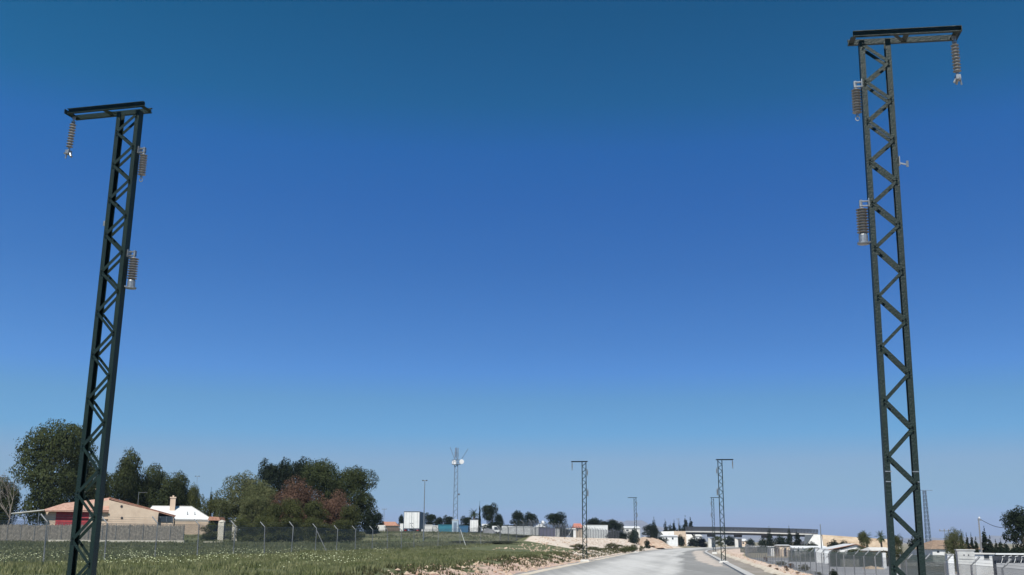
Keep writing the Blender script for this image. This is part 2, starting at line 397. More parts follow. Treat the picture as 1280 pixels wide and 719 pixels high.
# ------------------------------------------------------------------ catenary masts
def lacing_nodes():
    a = [9.33, 8.73, 8.1, 7.46, 6.8, 6.12, 5.38, 4.64, 3.86, 3.07, 2.32, 1.58, .84, .12]
    return a
def insul_profile(z0, z1, n, r, rc):
    prof = [(rc*.7, z0)]; h = (z1-z0)/n
    for k in range(n):
        b = z0+k*h
        prof += [(rc, b+h*.2), (r*.97, b+h*.38), (r, b+h*.46), (r*.93, b+h*.54), (rc, b+h*.78)]
    prof.append((rc*.7, z1)); return prof
def make_mast(name, label, rootloc, rz, m, detail=True, group=None):
    t = thing(name, label, 'lattice mast', rootloc, rz, group)
    for s in (-1, 1):
        b = MB()
        x1 = s*.23
        b.box(min(x1, x1-s*.012), max(x1, x1-s*.012), -.065, .065, .0, 9.42)
        for q in (-1, 1): 
            y1 = q*.065
            b.box(min(x1-s*.0125, x1-s*.078), max(x1-s*.0125, x1-s*.078), min(y1, y1-q*.012), max(y1, y1-q*.012), .0, 9.42)
        leg = b.build('leg', m, t)
        if detail:
            for zz in (2.86, 2.72):
                b = MB(); b.box(min(x1-s*.005,x1-s*.09), max(x1-s*.005,x1-s*.09), -.073, -.0655, zz, zz+.014)
                b.build('splice_strap', M['galv'], leg)
    nd = lacing_nodes()
    for q in (-1, 1):
        b = MB()
        y = q*.071
        for k in range(len(nd)-1):
            zm = (nd[k]+nd[k+1])/2
            b.beam((-.17, y, nd[k]), (.17, y, zm+.02), .052, .008, (0, 1, 0))
            b.beam((.17, y+q*.009, zm-.02), (-.17, y+q*.009, nd[k+1]), .045, .008, (0, 1, 0))
        for k in range(len(nd)-1):
            zm = (nd[k]+nd[k+1])/2
            for (bx, bz) in ((-.185, nd[k]+.02), (-.185, nd[k]-.03), (.185, zm+.03), (.185, zm-.03)):
                b.lathe([(.013, 0), (.013, .012), (.007, .018)], (0, 0), 6, Matrix.Translation((bx, y+q*.013, bz)) @ Matrix.Rotation(-q*math.pi/2, 4, 'X'))
        b.build('lacing', m, t)
    b = MB()
    for q in (-1, 1):
        y = q*.125; xa, xb = (-.33, 1.24) if q < 0 else (-.37, 1.20)
        b.box(xa, xb, y-.006, y+.006, 9.44, 9.52)
        b.box(xa, xb, min(y+.0065*q, y+q*.05), max(y+.0065*q, y+q*.05), 9.5205, 9.531)
        b.box(xa, xb, min(y+.0065*q, y+q*.05), max(y+.0065*q, y+q*.045), 9.44, 9.45)
    arm = b.build('cross_arm', m, t)
    for bx in ((1.14, 1.23, -.115, .115, 9.451, 9.46), (1.241, 1.252, -.18, .18, 9.44, 9.525), (.42, .5, -.115, .115, 9.451, 9.46), (-.36, -.28, -.115, .115, 9.451, 9.46)):
        b = MB(); b.box(*bx); b.build('tie_plate', m, arm)
    b = MB(); b.beam((.29, -.12, 9.45), (.46, .12, 9.45), .05, .01); b.build('tie_plate', m, arm)
    # bolted insulators on the track side
    def bolt_insulator(z0, z1, r, n, cap):
        cx = -.23-.018-r
        i = MB().lathe(insul_profile(z0, z1, n, r, r*.55), (cx, -.06), 14).build('insulator', M['shed'], t, smooth=False)
        b = MB(); b.box(cx-.03, -.2305, -.08, -.04, z1+.03, z1+.045); b.box(cx-.03, -.2305, -.08, -.04, z1+.10, z1+.115)
        b.tube([(cx, -.06, z1), (cx, -.06, z1+.13)], .016); b.box(-.242, -.2305, -.12, .0, z1+.01, z1+.14)
        b.box(cx-.03, cx-.015, -.085, -.035, z1+.02, z1+.12)
        b.build('bracket', M['galv'], i)
        b = MB()
        if cap:
            b.lathe([(r*.6, z0), (r*.75, z0-.03), (r*.75, z0-.13), (r*1.05, z0-.135), (r*1.05, z0-.16), (r*.5, z0-.17)], (cx, -.06), 12)
            b.beam((cx, -.06, z0-.15), (-.2305, -.03, z0-.12), .03, .02)
        else:
            b.tube([(cx, -.06, z0), (cx, -.06, z0-.05)], .018)
            b.tube([(cx+.03*math.sin(a), -.06, z0-.08+.035*math.cos(a)) for a in [k*math.pi/5 for k in range(11)]], .008, 5)
        b.build('end_fitting', M['galv'], i)
    bolt_insulator(8.22, 8.62, .072, 9, False)
    bolt_insulator(6.33, 6.72, .088, 9, True)
    b = MB(); b.box(.2305, .242, -.12, -.04, 7.36, 7.5); b.beam((.242, -.08, 7.40), (.35, -.08, 7.37), .02, .02); b.tube([(.35, -.08, 7.34), (.35, -.08, 7.43)], .02, 6)
    b.build('bracket', M['galv'], t)
    b = MB(); b.box(-.45, .45, -.35, .35, -.5, .12); b.box(-.36, .36, -.26, .26, .12, .2)
    b.build('footing', M['conc'], t)
    return t
def hanging(label, mast, mrz):
    # local frame of the mast's arm end
    c, s = math.cos(mrz), math.sin(mrz); dx = 1.34
    lean = mast.rotation_euler.y
    p = mast.matrix_basis @ Vector((1.17, 0, 9.44))
    t = thing('hanging_insulator', label, 'insulator', p, mrz, 'insulators hanging from the mast arms')
    MB().lathe(insul_profile(-.60, -.13, 9, .062, .036), (0, 0), 14).build('shed_stack', M['shed'], t)
    b = MB(); b.tube([(0, 0, 0), (0, 0, -.14)], .014, 8); b.box(-.03, .03, -.012, .012, -.05, -.002); b.lathe([(.02, -.13), (.035, -.12), (.035, -.09), (.015, -.08)], (0, 0), 10)
    b.build('hook', M['galv'], t)
    b = MB(); b.tube([(0, 0, -.6), (0, 0, -.66)], .02, 8); b.box(-.035, .035, -.05, .05, -.72, -.65); b.tube([(0, -.1, -.74), (0, 0, -.7), (0, .1, -.74)], .02, 6)
    b.tube([(-.03, 0, -.7), (-.06, 0, -.76)], .018, 6); b.tube([(.03, 0, -.7), (.045, 0, -.8)], .014, 6)
    b.build('clamp', M['galv'], t)
    return t
GM = 'green lattice masts along the new road'
def setmast(t, x, y, z, rz, lean):
    t.matrix_basis = Matrix.Translation((x, y, z)) @ Matrix.Rotation(lean, 4, 'Y') @ Matrix.Rotation(rz, 4, 'Z')
    # keep as plain loc / rot
    return t
mR1 = make_mast('lattice_mast', 'tall dark green lattice mast filling the right side, arm pointing right', (0,0,0), 0, M['mast'], group=GM)
setmast(mR1, 5.42, 15.2, .0, -PHI, R(.85))
mL1 = make_mast('lattice_mast', 'tall dark green lattice mast on the left, in front of the red house', (0,0,0), 0, M['mast'], group=GM)
setmast(mL1, -6.98, 18.0, -.07, math.pi-PHI-R(6), R(.72))
far = []
for (px, ptop, pb, Yd, rz, lab) in ((731, 574, 702, 106.0, math.pi-PHI, 'slim far lattice mast left of the road with arm pointing left'),
                          (794.8, 621, 689, 194.0, math.pi-PHI, 'small distant lattice mast beside the rocky bank end, left of the road'),
                          (903.5, 574.5, 705, 102.6, -PHI, 'slim far lattice mast at the right road edge, arm pointing right'),
                          (892.5, 622, 692, 192.0, -PHI, 'small distant lattice mast just left of the slim one at the right edge')):
    m_ = copy_tree(mR1); m_['label'] = lab
    setmast(m_, X(px, Yd), Yd, 0, rz, 0 if rz > 1 else R(.1)); far.append((m_, rz))
for m_, _ in far:
    for ch in [q for q in bpy.data.objects if q.parent == m_]:
        if ch.data.materials[0] is M['mast']:
            pass
bpy.context.view_layer.update()
hanging('ribbed brown insulator hanging at the arm tip of the big right mast', mR1, -PHI)
hanging('ribbed brown insulator hanging at the arm tip of the big left mast', mL1, math.pi-PHI-R(6)).rotation_euler[1] = R(-3.5)
hanging('tiny insulator hanging from the arm of the far mast left of the road', far[0][0], math.pi-PHI)
hanging('tiny insulator hanging from the arm of the far mast at the right road edge', far[2][0], -PHI)

# ------------------------------------------------------------------ fences
def fence(name, label, path, spacing, h, side, m_net, m_post, braces=(), z_off=0, net_h=None, pr=.036):
    """path: list of (t, y) corners; side: sign of the bent arm's direction"""
    seg = []
    for (t0, y0), (t1, y1) in zip(path, path[1:]):
        Ld = math.hypot(t1-t0, y1-y0); k = max(1, round(Ld/spacing))
        for i in range(k): seg.append((t0+(t1-t0)*i/k, y0+(y1-y0)*i/k))
    seg.append(path[-1])
    p0 = Vector((WX(*seg[0]), seg[0][1], 0)); p0.z = gh(p0.x, p0.y)
    root = thing(name, label, 'fence', p0)
    pts = []
    for t, y in seg:
        x = WX(t, y); pts.append(Vector((x, y, gh(x, y)))-p0)
    first = None
    for i, p in enumerate(pts):
        hh = h+random.uniform(-.05, .05)
        if first is None or True:
            if first is None:
                b = MB(); b.tube([(0,0,-.3),(0,0,h),(side*.13,0,h+.12),(side*.36,0,h+.36)], pr, 6)
                o = b.build('post', m_post, root); first = o
            else:
                o = first.copy(); col.objects.link(o); o.parent = root
            o.location = p; o.rotation_euler = (R(random.uniform(-1.5, 1.5)), R(random.uniform(-1.5, 1.5)), -PHI+random.uniform(-.1, .1))
            o.scale = (1, 1, hh/h)
    for i, dx, dy, wht in braces:
        p = pts[i]; b = MB(); b.tube([p+Vector((dx, dy, -.1)), p+Vector((0, .03, h*.93))], .035, 6)
        b.build('brace', M['white'] if wht else m_post, root)
    b = MB(); s = 0; uvs = []
    nh = net_h or h
    for a, c in zip(pts, pts[1:]):
        d = (c-a).length
        b.quad(a+Vector((0,0,.02)), c+Vector((0,0,.02)), c+Vector((0,0,nh)), a+Vector((0,0,nh)))
        uvs += [(s, 0), (s+d, 0), (s+d, nh), (s, nh)]; s += d
    b.uv = uvs; b.build('wire_net', m_net, root)
    b = MB()
    for k in (.1, .22, .34):
        for a, c in zip(pts, pts[1:]): b.beam(a+Vector((side*k, 0, h+k)), c+Vector((side*k, 0, h+k)), .008, .008)
    for a, c in zip(pts, pts[1:]): b.beam(a+Vector((0, 0, nh)), c+Vector((0, 0, nh)), .014, .014)
    b.build('strand_wire', m_post, root)
    return root
M['netd'] = netmat('dense_dark_fence_wire', (.10,.105,.11), .12, .034)
M['postd'] = mat('dark_fence_post', (.13,.135,.14), rough=.6, scale=8)
M['post'] = mat('galvanised_post', (.21,.215,.22), rough=.6, metal=.2, scale=8)
fence('wire_fence', 'chain link fence with bent posts along the grassy field on the left', [(-30.3, 14.3), (-30.3, 124.3), (-24, 144)], 5.5, 2.05, -1, M['net'], M['post'],
      braces=((14, 1.0, .3, False),  (22, .7, .5, True)))
fence('wire_fence', 'fence on top of the pale cut bank left of the road', [(-24, 144), (-22.2, 160), (-22.2, 318)], 4.5, 2.0, -1, M['netd'], M['postd'], pr=.055)
fence('wire_fence', 'long pale wire fence beside the dirt bank right of the road', [(11.8, 14.2), (11.8, 292)], 4.6, 2.05, 1, M['netr'], M['post'], pr=.042, braces=((11, .8, -.6, True),))

# ------------------------------------------------------------------ vegetation
def clump(b, lobes, n, size, shell=.35, droop=0):
    tot = sum(l[3]*l[4]+l[3]*l[5] for l in lobes)
    for (cx, cy, cz, rx, ry, rz) in lobes:
        k = int(1.25*n*(rx*ry+rx*rz)/tot)
        for _ in range(k):
            d = Vector((random.gauss(0, 1), random.gauss(0, 1), random.gauss(0, 1))).normalized()
            wob = 1+.36*nz(d.x*2.3+cx, d.y*2.3+cy, d.z*2.3+cz)
            rr = (1-shell*random.random()**1.6)*wob + (random.random() < .06)*random.uniform(0, .14)
            p = Vector((cx+d.x*rx*rr, cy+d.y*ry*rr, cz+d.z*rz*rr))
            if nz(p.x*1.1, p.y*1.1, p.z*1.3+7)+.5*nz(p.x*2.7, p.y*2.7, p.z*2.7) < -.36: continue
            nn = (d+Vector((random.uniform(-1, 1), random.uniform(-1, 1), random.uniform(-.6, 1)))*.9).normalized()
            u = nn.cross(Vector((random.uniform(-1, 1), random.uniform(-1, 1), random.uniform(-1, 1)))).normalized(); v = nn.cross(u)
            s = size*random.uniform(.5, 1.3); w = s*random.uniform(.45, .9)
            b.quad(p-u*s*.5-v*w*.1, p-v*w*.5, p+u*s*.5+v*w*.1, p+v*w*.5)
def limbs(b, H, r, lobes, base=.25):
    lean = random.uniform(-.03, .03)
    top = H*.7
    b.tube([(0,0,-.4),(lean*H*.3,0,top*.5),(lean*H,0,top)], [r*1.25, r*.8, r*.3], 8)
    for l in lobes:
        z0 = H*random.uniform(base, .5)
        b.tube([(lean*z0, 0, z0), ((l[0])*.5, l[1]*.5, (z0+l[2])*.5+.1), (l[0], l[1], l[2])], [r*.45, r*.28, r*.08], 5)
def lobes_round(H, Wd, base, n=11, top=.22, seed=0, flat=.75):
    rnd = random.Random(seed); out = []
    ch = H*(1-base); cz = H*base+ch*.5
    for k in range(n):
        a = 2*math.pi*k/n*1.618*1.0+rnd.uniform(-.3, .3); hgt = rnd.uniform(-.46, .38)
        rad = math.sqrt(max(0, 1-(hgt*1.7)**2))*rnd.uniform(.5, .85)
        s = rnd.uniform(.26, .42)
        out.append((math.cos(a)*rad*Wd*.36, math.sin(a)*rad*Wd*.36, cz+hgt*ch*.85, Wd*s*.62, Wd*s*.62, min(Wd, ch)*s*.62*flat))
    out.append((0, 0, H*base+ch*.55, Wd*.27, Wd*.27, ch*.36))
    out.append((rnd.uniform(-.1, .1)*Wd, 0, H-ch*.2, Wd*.2, Wd*.2, ch*.19))
    return out
def lobes_cone(H, Wd, base, n=9, seed=0):
    rnd = random.Random(seed); out = []
    for k in range(n):
        f = k/(n-1); z = H*(base+(1-base)*(.06+.88*f)); w = Wd*.5*(1-f)**.55*(1 if f > .1 else .85)+Wd*.05
        for j in range(2 if f < .7 else 1):
            a = rnd.uniform(0, 6.28)
            out.append((math.cos(a)*w*.3, math.sin(a)*w*.3, z, w*.8, w*.8, H*(1-base)/n*.95))
    return out
PROTO = {}
def proto(kind, seed, H, Wd, base, n, size, m, shape='round', bark='bark', trunk=True, nl=11):
    b = MB(); lb = lobes_round(H, Wd, base, nl, seed=seed) if shape == 'round' else lobes_cone(H, Wd, base, seed=seed)
    random.seed(seed); clump(b, lb, n, size, shell=.4)
    xs = sorted(abs(v[0]) for v in b.v); zs = sorted(v[2] for v in b.v)
    kx = Wd*.5/xs[int(len(xs)*.992)]; zt_ = zs[int(len(zs)*.998)]; zb_ = zs[int(len(zs)*.01)]
    zlo = H*base*.6
    b.v = [(x*kx, y*kx, zlo+(z-zb_)/(zt_-zb_)*(H-zlo)) for x, y, z in b.v]
    cr = b.build('crown', M[m]).data
    tb = MB(); limbs(tb, H, max(.08, H*.02), lb[::2] if shape == 'round' else lb[:2], base*.7)
    tk = tb.build('trunk', M[bark], smooth=True).data
    for o in [o for o in col.objects if o.data in (cr, tk)]: bpy.data.objects.remove(o)
    PROTO[kind] = (cr, tk, H, Wd)
proto('pine', 3, 10, 9, .10, 30000, .20, 'pine', nl=15)
proto('pine2', 8, 10, 8, .06, 24000, .21, 'pine', nl=13)
proto('pinedark', 5, 10, 7, .06, 18000, .23, 'pinedark', nl=12)
proto('cone', 6, 10, 6, .05, 16000, .22, 'pine', shape='cone')
proto('conedark', 16, 10, 5, .05, 8000, .28, 'pinedark', shape='cone')
proto('cypress', 9, 10, 2.0, .02, 5000, .30, 'cyp', shape='cone')
proto('olive', 12, 8, 8, .03, 24000, .17, 'olive', nl=14)
proto('rust', 14, 8, 8, .05, 17000, .17, 'rust', nl=12, bark='barkpale')
proto('bushy', 17, 5, 6, .02, 11000, .16, 'bushy', nl=10)
proto('bush', 21, 2, 3, .0, 2600, .14, 'scrub', nl=9)
proto('greenbush', 25, 2, 3, .0, 2600, .14, 'bushy', nl=9)
proto('drybush', 28, 1, 1.6, .0, 1200, .09, 'dryred', nl=7)
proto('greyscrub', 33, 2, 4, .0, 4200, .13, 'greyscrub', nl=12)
proto('darkbush', 29, 4, 4.6, .02, 4500, .22, 'pinedark', nl=10)
KIND = {'greyscrub':('shrub','shrub'),'pine':('pine_tree','pine tree'),'pine2':('pine_tree','pine tree'),'pinedark':('pine_tree','pine tree'),'cone':('conifer_tree','conifer'),'conedark':('conifer_tree','conifer'),
 'cypress':('cypress_tree','cypress'),'olive':('broadleaf_tree','tree'),'rust':('broadleaf_tree','tree'),'bushy':('broadleaf_tree','tree'),'bush':('shrub','shrub'),'greenbush':('shrub','shrub'),'drybush':('shrub','shrub'),'darkbush':('shrub','shrub')}
random.seed(5)
def tree(kind, x0, x1, ytop, Yd, label, group=None, zbase=None):
    """x0..x1: width of the crown in photo pixels, ytop: top, stands on the ground at distance Yd"""
    cr, tk, H, Wd = PROTO[kind]; nm, cat = KIND[kind]
    px = (x0+x1)/2; x = X(px, Yd); z = gh(x, Yd) if zbase is None else zbase
    w = (X(x1, Yd)-X(x0, Yd)); h = Z(px, ytop, Yd)-z
    if kind == 'cypress': w *= 1.35
    t = thing(nm, label, cat, (x, Yd, z), 0, group)
    rz = random.uniform(0, 6.28)
    for name, me_ in (('trunk', tk), ('crown', cr)):
        o = bpy.data.objects.new(name, me_); col.objects.link(o); o.parent = t
        o.rotation_euler = (0, 0, rz); o.scale = (w/Wd*1.02, w/Wd*1.02, h/H*.99)
    return t
G1 = 'trees behind the red house'
tree('pine', 15, 98, 526, 172, 'tallest rounded dark pine at the far left, towering over the red house carport', G1)
tree('pine2', -22, 18, 596, 176, 'low dark pine cut off by the left edge of the photo', G1)
tree('pine2', 66, 116, 556, 186, 'dark pine leaning out behind the big left mast', G1)
tree('pine2', 128, 174, 562, 176, 'tall pine rising behind the red house gable', G1)
tree('pine2', 164, 212, 581, 180, 'round green pine behind the white roofed house chimney, left one', G1)
tree('pine2', 196, 236, 590, 184, 'round green pine directly right of the white house chimney', G1)
tree('bushy', 228, 252, 605, 182, 'small green and reddish tree behind the end of the white roof', G1)
tree('bushy', 244, 276, 622, 178, 'low green tree under the two thin cypresses', G1)
tree('pine2', 100, 138, 588, 190, 'dark pine low between the big left mast legs and the tall pine', G1)
tree('pine2', 150, 186, 592, 188, 'low green pine filling the gap right of the tall pine', G1)
tree('bushy', 216, 250, 612, 186, 'green bushy tree behind the right half of the white roof', G1)
tree('bushy', 262, 290, 622, 176, 'low green tree between the thin cypresses and the grove', G1)
GC = 'thin cypresses by the villa gate'
tree('cypress', 257, 262.5, 611, 200, 'taller left thin cypress of the pair near the gate piers', GC)
tree('cypress', 264.5, 270, 616, 200, 'shorter right thin cypress of the pair near the gate piers', GC)
G2 = 'trees of the big grove beside the field'
tree('olive', 268, 334, 590, 168, 'pale grey green bushy tree at the left end of the grove', G2)
tree('olive', 300, 346, 602, 160, 'pale green tree second from the left of the grove', G2)
tree('pinedark', 312, 346, 574, 176, 'dark ragged conifer at the top left of the grove', G2)
tree('pinedark', 336, 370, 573, 178, 'second dark ragged conifer of the grove', G2)
tree('pinedark', 354, 396, 572, 176, 'dark blue green pine in the middle top of the grove', G2)
tree('pine', 374, 426, 574, 172, 'tall olive green pine crown at the right top of the grove', G2)
tree('rust', 330, 404, 596, 158, 'russet brown leaved tree in the centre of the grove', G2)
tree('rust', 396, 442, 612, 154, 'smaller russet leaved tree right of centre of the grove', G2)
tree('pine', 416, 466, 583, 160, 'dense dark green pine at the right end of the grove', G2)
tree('darkbush', 452, 474, 636, 156, 'dark bush under the pine at the right end of the grove', G2)
tree('bushy', 322, 356, 628, 150, 'dark green shrubby tree below the russet tree', G2)
tree('bushy', 372, 414, 625, 150, 'green shrubby tree between the two russet trees', G2)
tree('olive', 296, 336, 618, 154, 'grey green shrubby tree low at the left front of the grove', G2)
tree('bushy', 344, 380, 622, 152, 'dark green shrubby tree low in the centre of the grove', G2)
tree('pinedark', 404, 436, 594, 170, 'dark pine between the tall olive green pine and the right end pine', G2)
tree('bushy', 420, 456, 630, 150, 'green shrubby tree below the right end pine of the grove', G2)
G3 = 'hedge bushes at the foot of the grove'
for i, (a, b_, yt, lab) in enumerate(((284, 322, 647, 'left end hedge bush at the foot of the grove by the gate pier'), (312, 352, 645, 'second hedge bush from the left at the foot of the grove'), (342, 384, 646, 'middle hedge bush at the foot of the grove'), (374, 412, 647, 'fourth hedge bush from the left at the foot of the grove'), (402, 446, 649, 'right end hedge bush at the foot of the grove'))):
    tree('bushy', a, b_, yt, 146, lab, G3)
# yard trees
G4 = 'distant trees behind the truck yard'
tree('pinedark', 463, 479, 640, 300, 'small dark round tree left of the lorry trailer', G4)
tree('pinedark', 497, 506, 643, 320, 'dark tree half hidden by the left side of the lorry trailer', G4)
tree('pinedark', 525, 545, 641, 300, 'dark tree just right of the lorry trailer', G4)
tree('pinedark', 541, 555, 646, 310, 'low dark tree, middle one between lorry trailer and telecom tower', G4)
tree('pinedark', 550, 567, 644, 300, 'dark bushy tree directly left of the telecom tower', G4)
tree('pinedark', 571, 590, 645, 305, 'dark bushy tree directly right of the telecom tower', G4)
tree('cypress', 597.6, 600.6, 628, 260, 'single thin tall cypress beside the white box trailer', G4)
tree('pinedark', 602, 628, 629, 262, 'large round dark pine behind the parked vans', G4)
tree('pinedark', 618, 631, 642, 268, 'lower dark tree against the right side of the round pine', G4)
tree('pinedark', 637, 659, 638, 280, 'spiky dark tree left of the pair behind the long white trailer', G4)
tree('pinedark', 652, 673, 640, 285, 'spiky dark tree right of the pair behind the long white trailer', G4)
tree('pinedark', 683, 716, 640, 250, 'wide dome shaped dark pine behind the mauve container', G4)
tree('pinedark', 730, 754, 647, 320, 'dark tree showing over the white box trailer by the first far mast', G4)
tree('pinedark', 744, 764, 650, 325, 'lower dark tree over the right end of the white box trailer', G4)
tree('pinedark', 756, 774, 649, 310, 'dark tree right of the white box trailer', G4)
tree('pinedark', 767, 784, 653, 315, 'dark feathery tree left of the pale flat building', G4)
tree('darkbush', 786, 800, 660, 285, 'round dark bush beside the small distant left mast', G4)
tree('darkbush', 756, 786, 664, 300, 'low dark scrub under the trees right of the white box trailer', G4)
tree('darkbush', 600, 640, 652.5, 246, 'low dark hedge strip behind the roofs of the parked vans', G4)
tree('darkbush', 632, 668, 653, 248, 'low dark hedge strip behind the long dusty white trailer', G4)
tree('darkbush', 462, 500, 654, 330, 'low dark hedge behind the orange roofed house', G4)
tree('darkbush', 664, 690, 655, 300, 'low dark hedge behind the yard canopy', G4)
tree('darkbush', 712, 736, 656, 330, 'low dark hedge behind the salmon roofed building', G4)
tree('pinedark', 588, 600, 646, 300, 'dark tree behind the small white box trailer', G4)
tree('darkbush', 540, 592, 653, 320, 'long low dark hedge behind the teal containers', G4)
GS = 'grey scrub at the back of the field'  # field scrub; upper row also added as the dark shadow line beneath the trailers
for a_, b2, yt, Yq, lab in ((556, 582, 668.5, 172, 'dark scrub at the field end below the telecom tower'), (578, 604, 669, 168, 'dark scrub at the field end, doubling as shadow below the white box trailer'), (598, 624, 668.5, 164, 'dark scrub at the field end, doubling as shadow below the vans'), (618, 644, 669, 160, 'dark scrub at the field end, doubling as shadow below the long trailer'), (638, 664, 669.5, 157, 'dark scrub at the field end against the pale cut bank'), (497, 530, 667, 185, 'thin dark scrub added as the shadow strip under the lorry trailer'), (560, 600, 676, 146, 'lower patch of grey scrub left of the leaning white brace'), (604, 650, 676, 143, 'lower patch of grey scrub right of the leaning white brace')):
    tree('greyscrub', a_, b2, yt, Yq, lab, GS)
G5 = 'trees near the bridge left end'
tree('pinedark', 803, 828, 655, 340, 'wide dark tree past the end of the rocky bank', G5)
tree('conedark', 812, 824, 648, 352, 'dark pointed tree behind the wide tree at the bank end', G5)
tree('darkbush', 818, 836, 671, 338, 'dark bush hanging over the bank end beside the road', G5)
tree('conedark', 828, 836, 650, 430, 'small dark conifer, leftmost of the row before the bridge', G5)
tree('conedark', 835, 842, 655, 430, 'low conifer second in the row before the bridge', G5)
tree('cypress', 840.5, 846, 650, 435, 'slim conifer in the middle of the row before the bridge', G5)
tree('conedark', 846, 854, 653, 430, 'low conifer just left of the tall pair at the bridge end', G5)
tree('cypress', 853.5, 861, 645.5, 425, 'taller left cypress of the pair at the bridge end', G5)
tree('cypress', 859.5, 868, 647.5, 425, 'broader right cypress of the pair at the bridge end', G5)
tree('darkbush', 826, 850, 657, 445, 'low dark thicket under the left conifers before the bridge', G5)
tree('darkbush', 846, 870, 656, 446, 'low dark thicket under the tall cypress pair at the bridge', G5)
tree('darkbush', 828, 840, 671, 380, 'dark bush in front of the low white building by the road', G5)
tree('darkbush', 845, 856, 668, 382, 'dark bush left of the pale abutment', G5)
tree('darkbush', 859, 873, 671.5, 384, 'dark bush at the foot of the pale abutment slope', G5)
tree('darkbush', 870, 884, 671, 395, 'bush under the left span of the bridge', G5)
tree('bushy', 890, 906, 670, 455, 'pale bush seen under the middle span of the bridge', G5)
tree('darkbush', 905, 921, 669, 470, 'dark tree seen under the bridge left of the right pier', G5)
tree('darkbush', 932, 944, 673, 470, 'dark tree seen under the right span of the bridge', G5)
G6 = 'shrubs in front of the bridge right end'
tree('conedark', 957, 967, 659, 330, 'tall dark shrub reaching over the bridge parapet, left one', G6)
tree('conedark', 982, 992, 659, 330, 'tall dark shrub reaching over the bridge parapet, right one', G6)
tree('cypress', 992, 1001, 663, 332, 'dark pointed shrub beside the sloping bridge strut', G6)
tree('darkbush', 966, 986, 668, 326, 'wide dark bush below the bridge between the two tall shrubs', G6)
tree('darkbush', 946, 960, 672, 334, 'dark reddish bush left of the tall shrubs under the bridge', G6)
tree('darkbush', 1003, 1024, 677, 310, 'low dark bush at the foot of the pale abutment slope', G6)
tree('darkbush', 1034, 1050, 674, 300, 'left dark bush on the sandy embankment', G6)
tree('darkbush', 1046, 1064, 675, 300, 'right dark bush on the sandy embankment', G6)
G7 = 'trees around the right hand houses'
tree('bushy', 1070, 1090, 664, 215, 'leafy tree right of the gabled white house', G7)
tree('bushy', 1112, 1132, 668, 200, 'yellowish green tree seen through the big right mast', G7)
tree('darkbush', 1134, 1152, 668, 215, 'dark tree against the right leg of the big right mast', G7)
tree('olive', 1181, 1206, 660, 118, 'loose green tree in front of the brown roofed house', G7)
tree('pinedark', 1256, 1302, 633, 112, 'large ragged dark tree cut off by the right edge of the photo', G7)
tree('bushy', 1052, 1088, 686, 175, 'green hedge bush below the gabled white house', G7)
for a_, b2, lab in ((1034, 1058, 'dark hedge bush behind the net, left'), (1052, 1078, 'dark hedge bush behind the net, middle'), (1072, 1096, 'dark hedge bush behind the net, right'), (1092, 1116, 'dark hedge bush under the pale grey shed roof')):
    tree('darkbush', a_, b2, 688.5, 142, lab, G7)
tree('bushy', 1000, 1030, 684, 230, 'green hedge bush left of the white gate piers', G7)
G8 = 'cypress row right of the brown roofed house'
for a, b_, yt, lab in ((1199, 1205.5, 663, 'first cypress of the right hand row, beside the loose green tree'), (1205.5, 1211.5, 667, 'second cypress of the right hand row'), (1211.5, 1217, 667, 'third cypress of the right hand row'),
    (1216.5, 1223, 672, 'short cypress left of the utility pole'), (1227, 1236, 659, 'tallest cypress directly right of the utility pole'), (1234, 1241, 670, 'cypress right of the tallest one by the utility pole'), (1241, 1247.5, 675, 'low hedge cypress under the distant mountain, left'), (1247, 1254, 674, 'low hedge cypress under the distant mountain, right'), (1253, 1261, 676, 'low hedge cypress touching the large ragged tree')):
    tree('cypress', a, b_, yt, 150, lab, G8)
tree('darkbush', 1226, 1246, 678, 152, 'dark thicket at the foot of the cypresses by the utility pole', G7)
tree('darkbush', 1240, 1264, 679, 149, 'dark thicket at the foot of the low hedge cypresses', G7)
# slope bushes
G9 = 'bushes on the left road bank'
for k, a, b_, yt, Yd, lab in (('bush', 712, 732, 679.5, 150, 'green bush on the bank just left of the first far mast'), ('greenbush', 729, 754, 683, 156, 'green bush on the bank just right of the first far mast'), ('bush', 755, 778, 678.5, 180, 'big olive bush in the middle of the pale bank'),
    ('greenbush', 767, 794, 681.5, 186, 'spreading green bush at the road edge of the pale bank'), ('greenbush', 786, 797, 680, 205, 'green bush at the foot of the small distant left mast'), ('bush', 676, 686, 684, 146, 'small dark bush, left of three on the lower pale bank'), ('bush', 685, 694, 685, 150, 'small dark bush, middle of three on the lower pale bank'), ('bush', 692, 701, 686, 152, 'small dark bush, right of three on the lower pale bank'),
    ('darkbush', 805, 813, 674, 262, 'dark bush clinging to the rocky bank end'), ('drybush', 812, 820, 682, 280, 'dry reddish bush low on the rocky bank end'), ('bush', 798, 806, 682, 225, 'olive bush behind the small distant left mast')):
    tree(k, a, b_, yt, Yd, lab, G9)
G10 = 'scrub on the right dirt bank'
def tb(px, py, h, w, kind, lab):
    # stands on the bank where the ray meets t = 9..11
    best = None
    for Yd in frange(40, 280, 1):
        x = X(px, Yd); e = abs(Z(px, py, Yd)-gh(x, Yd))
        if 6 < TT(x, Yd) < 13 and (best is None or e < best[0]): best = (e, Yd)
    if best is None: return
    Yd = best[1]
    tree(kind, px-w/2, px+w/2, py-h, Yd, lab, G10)
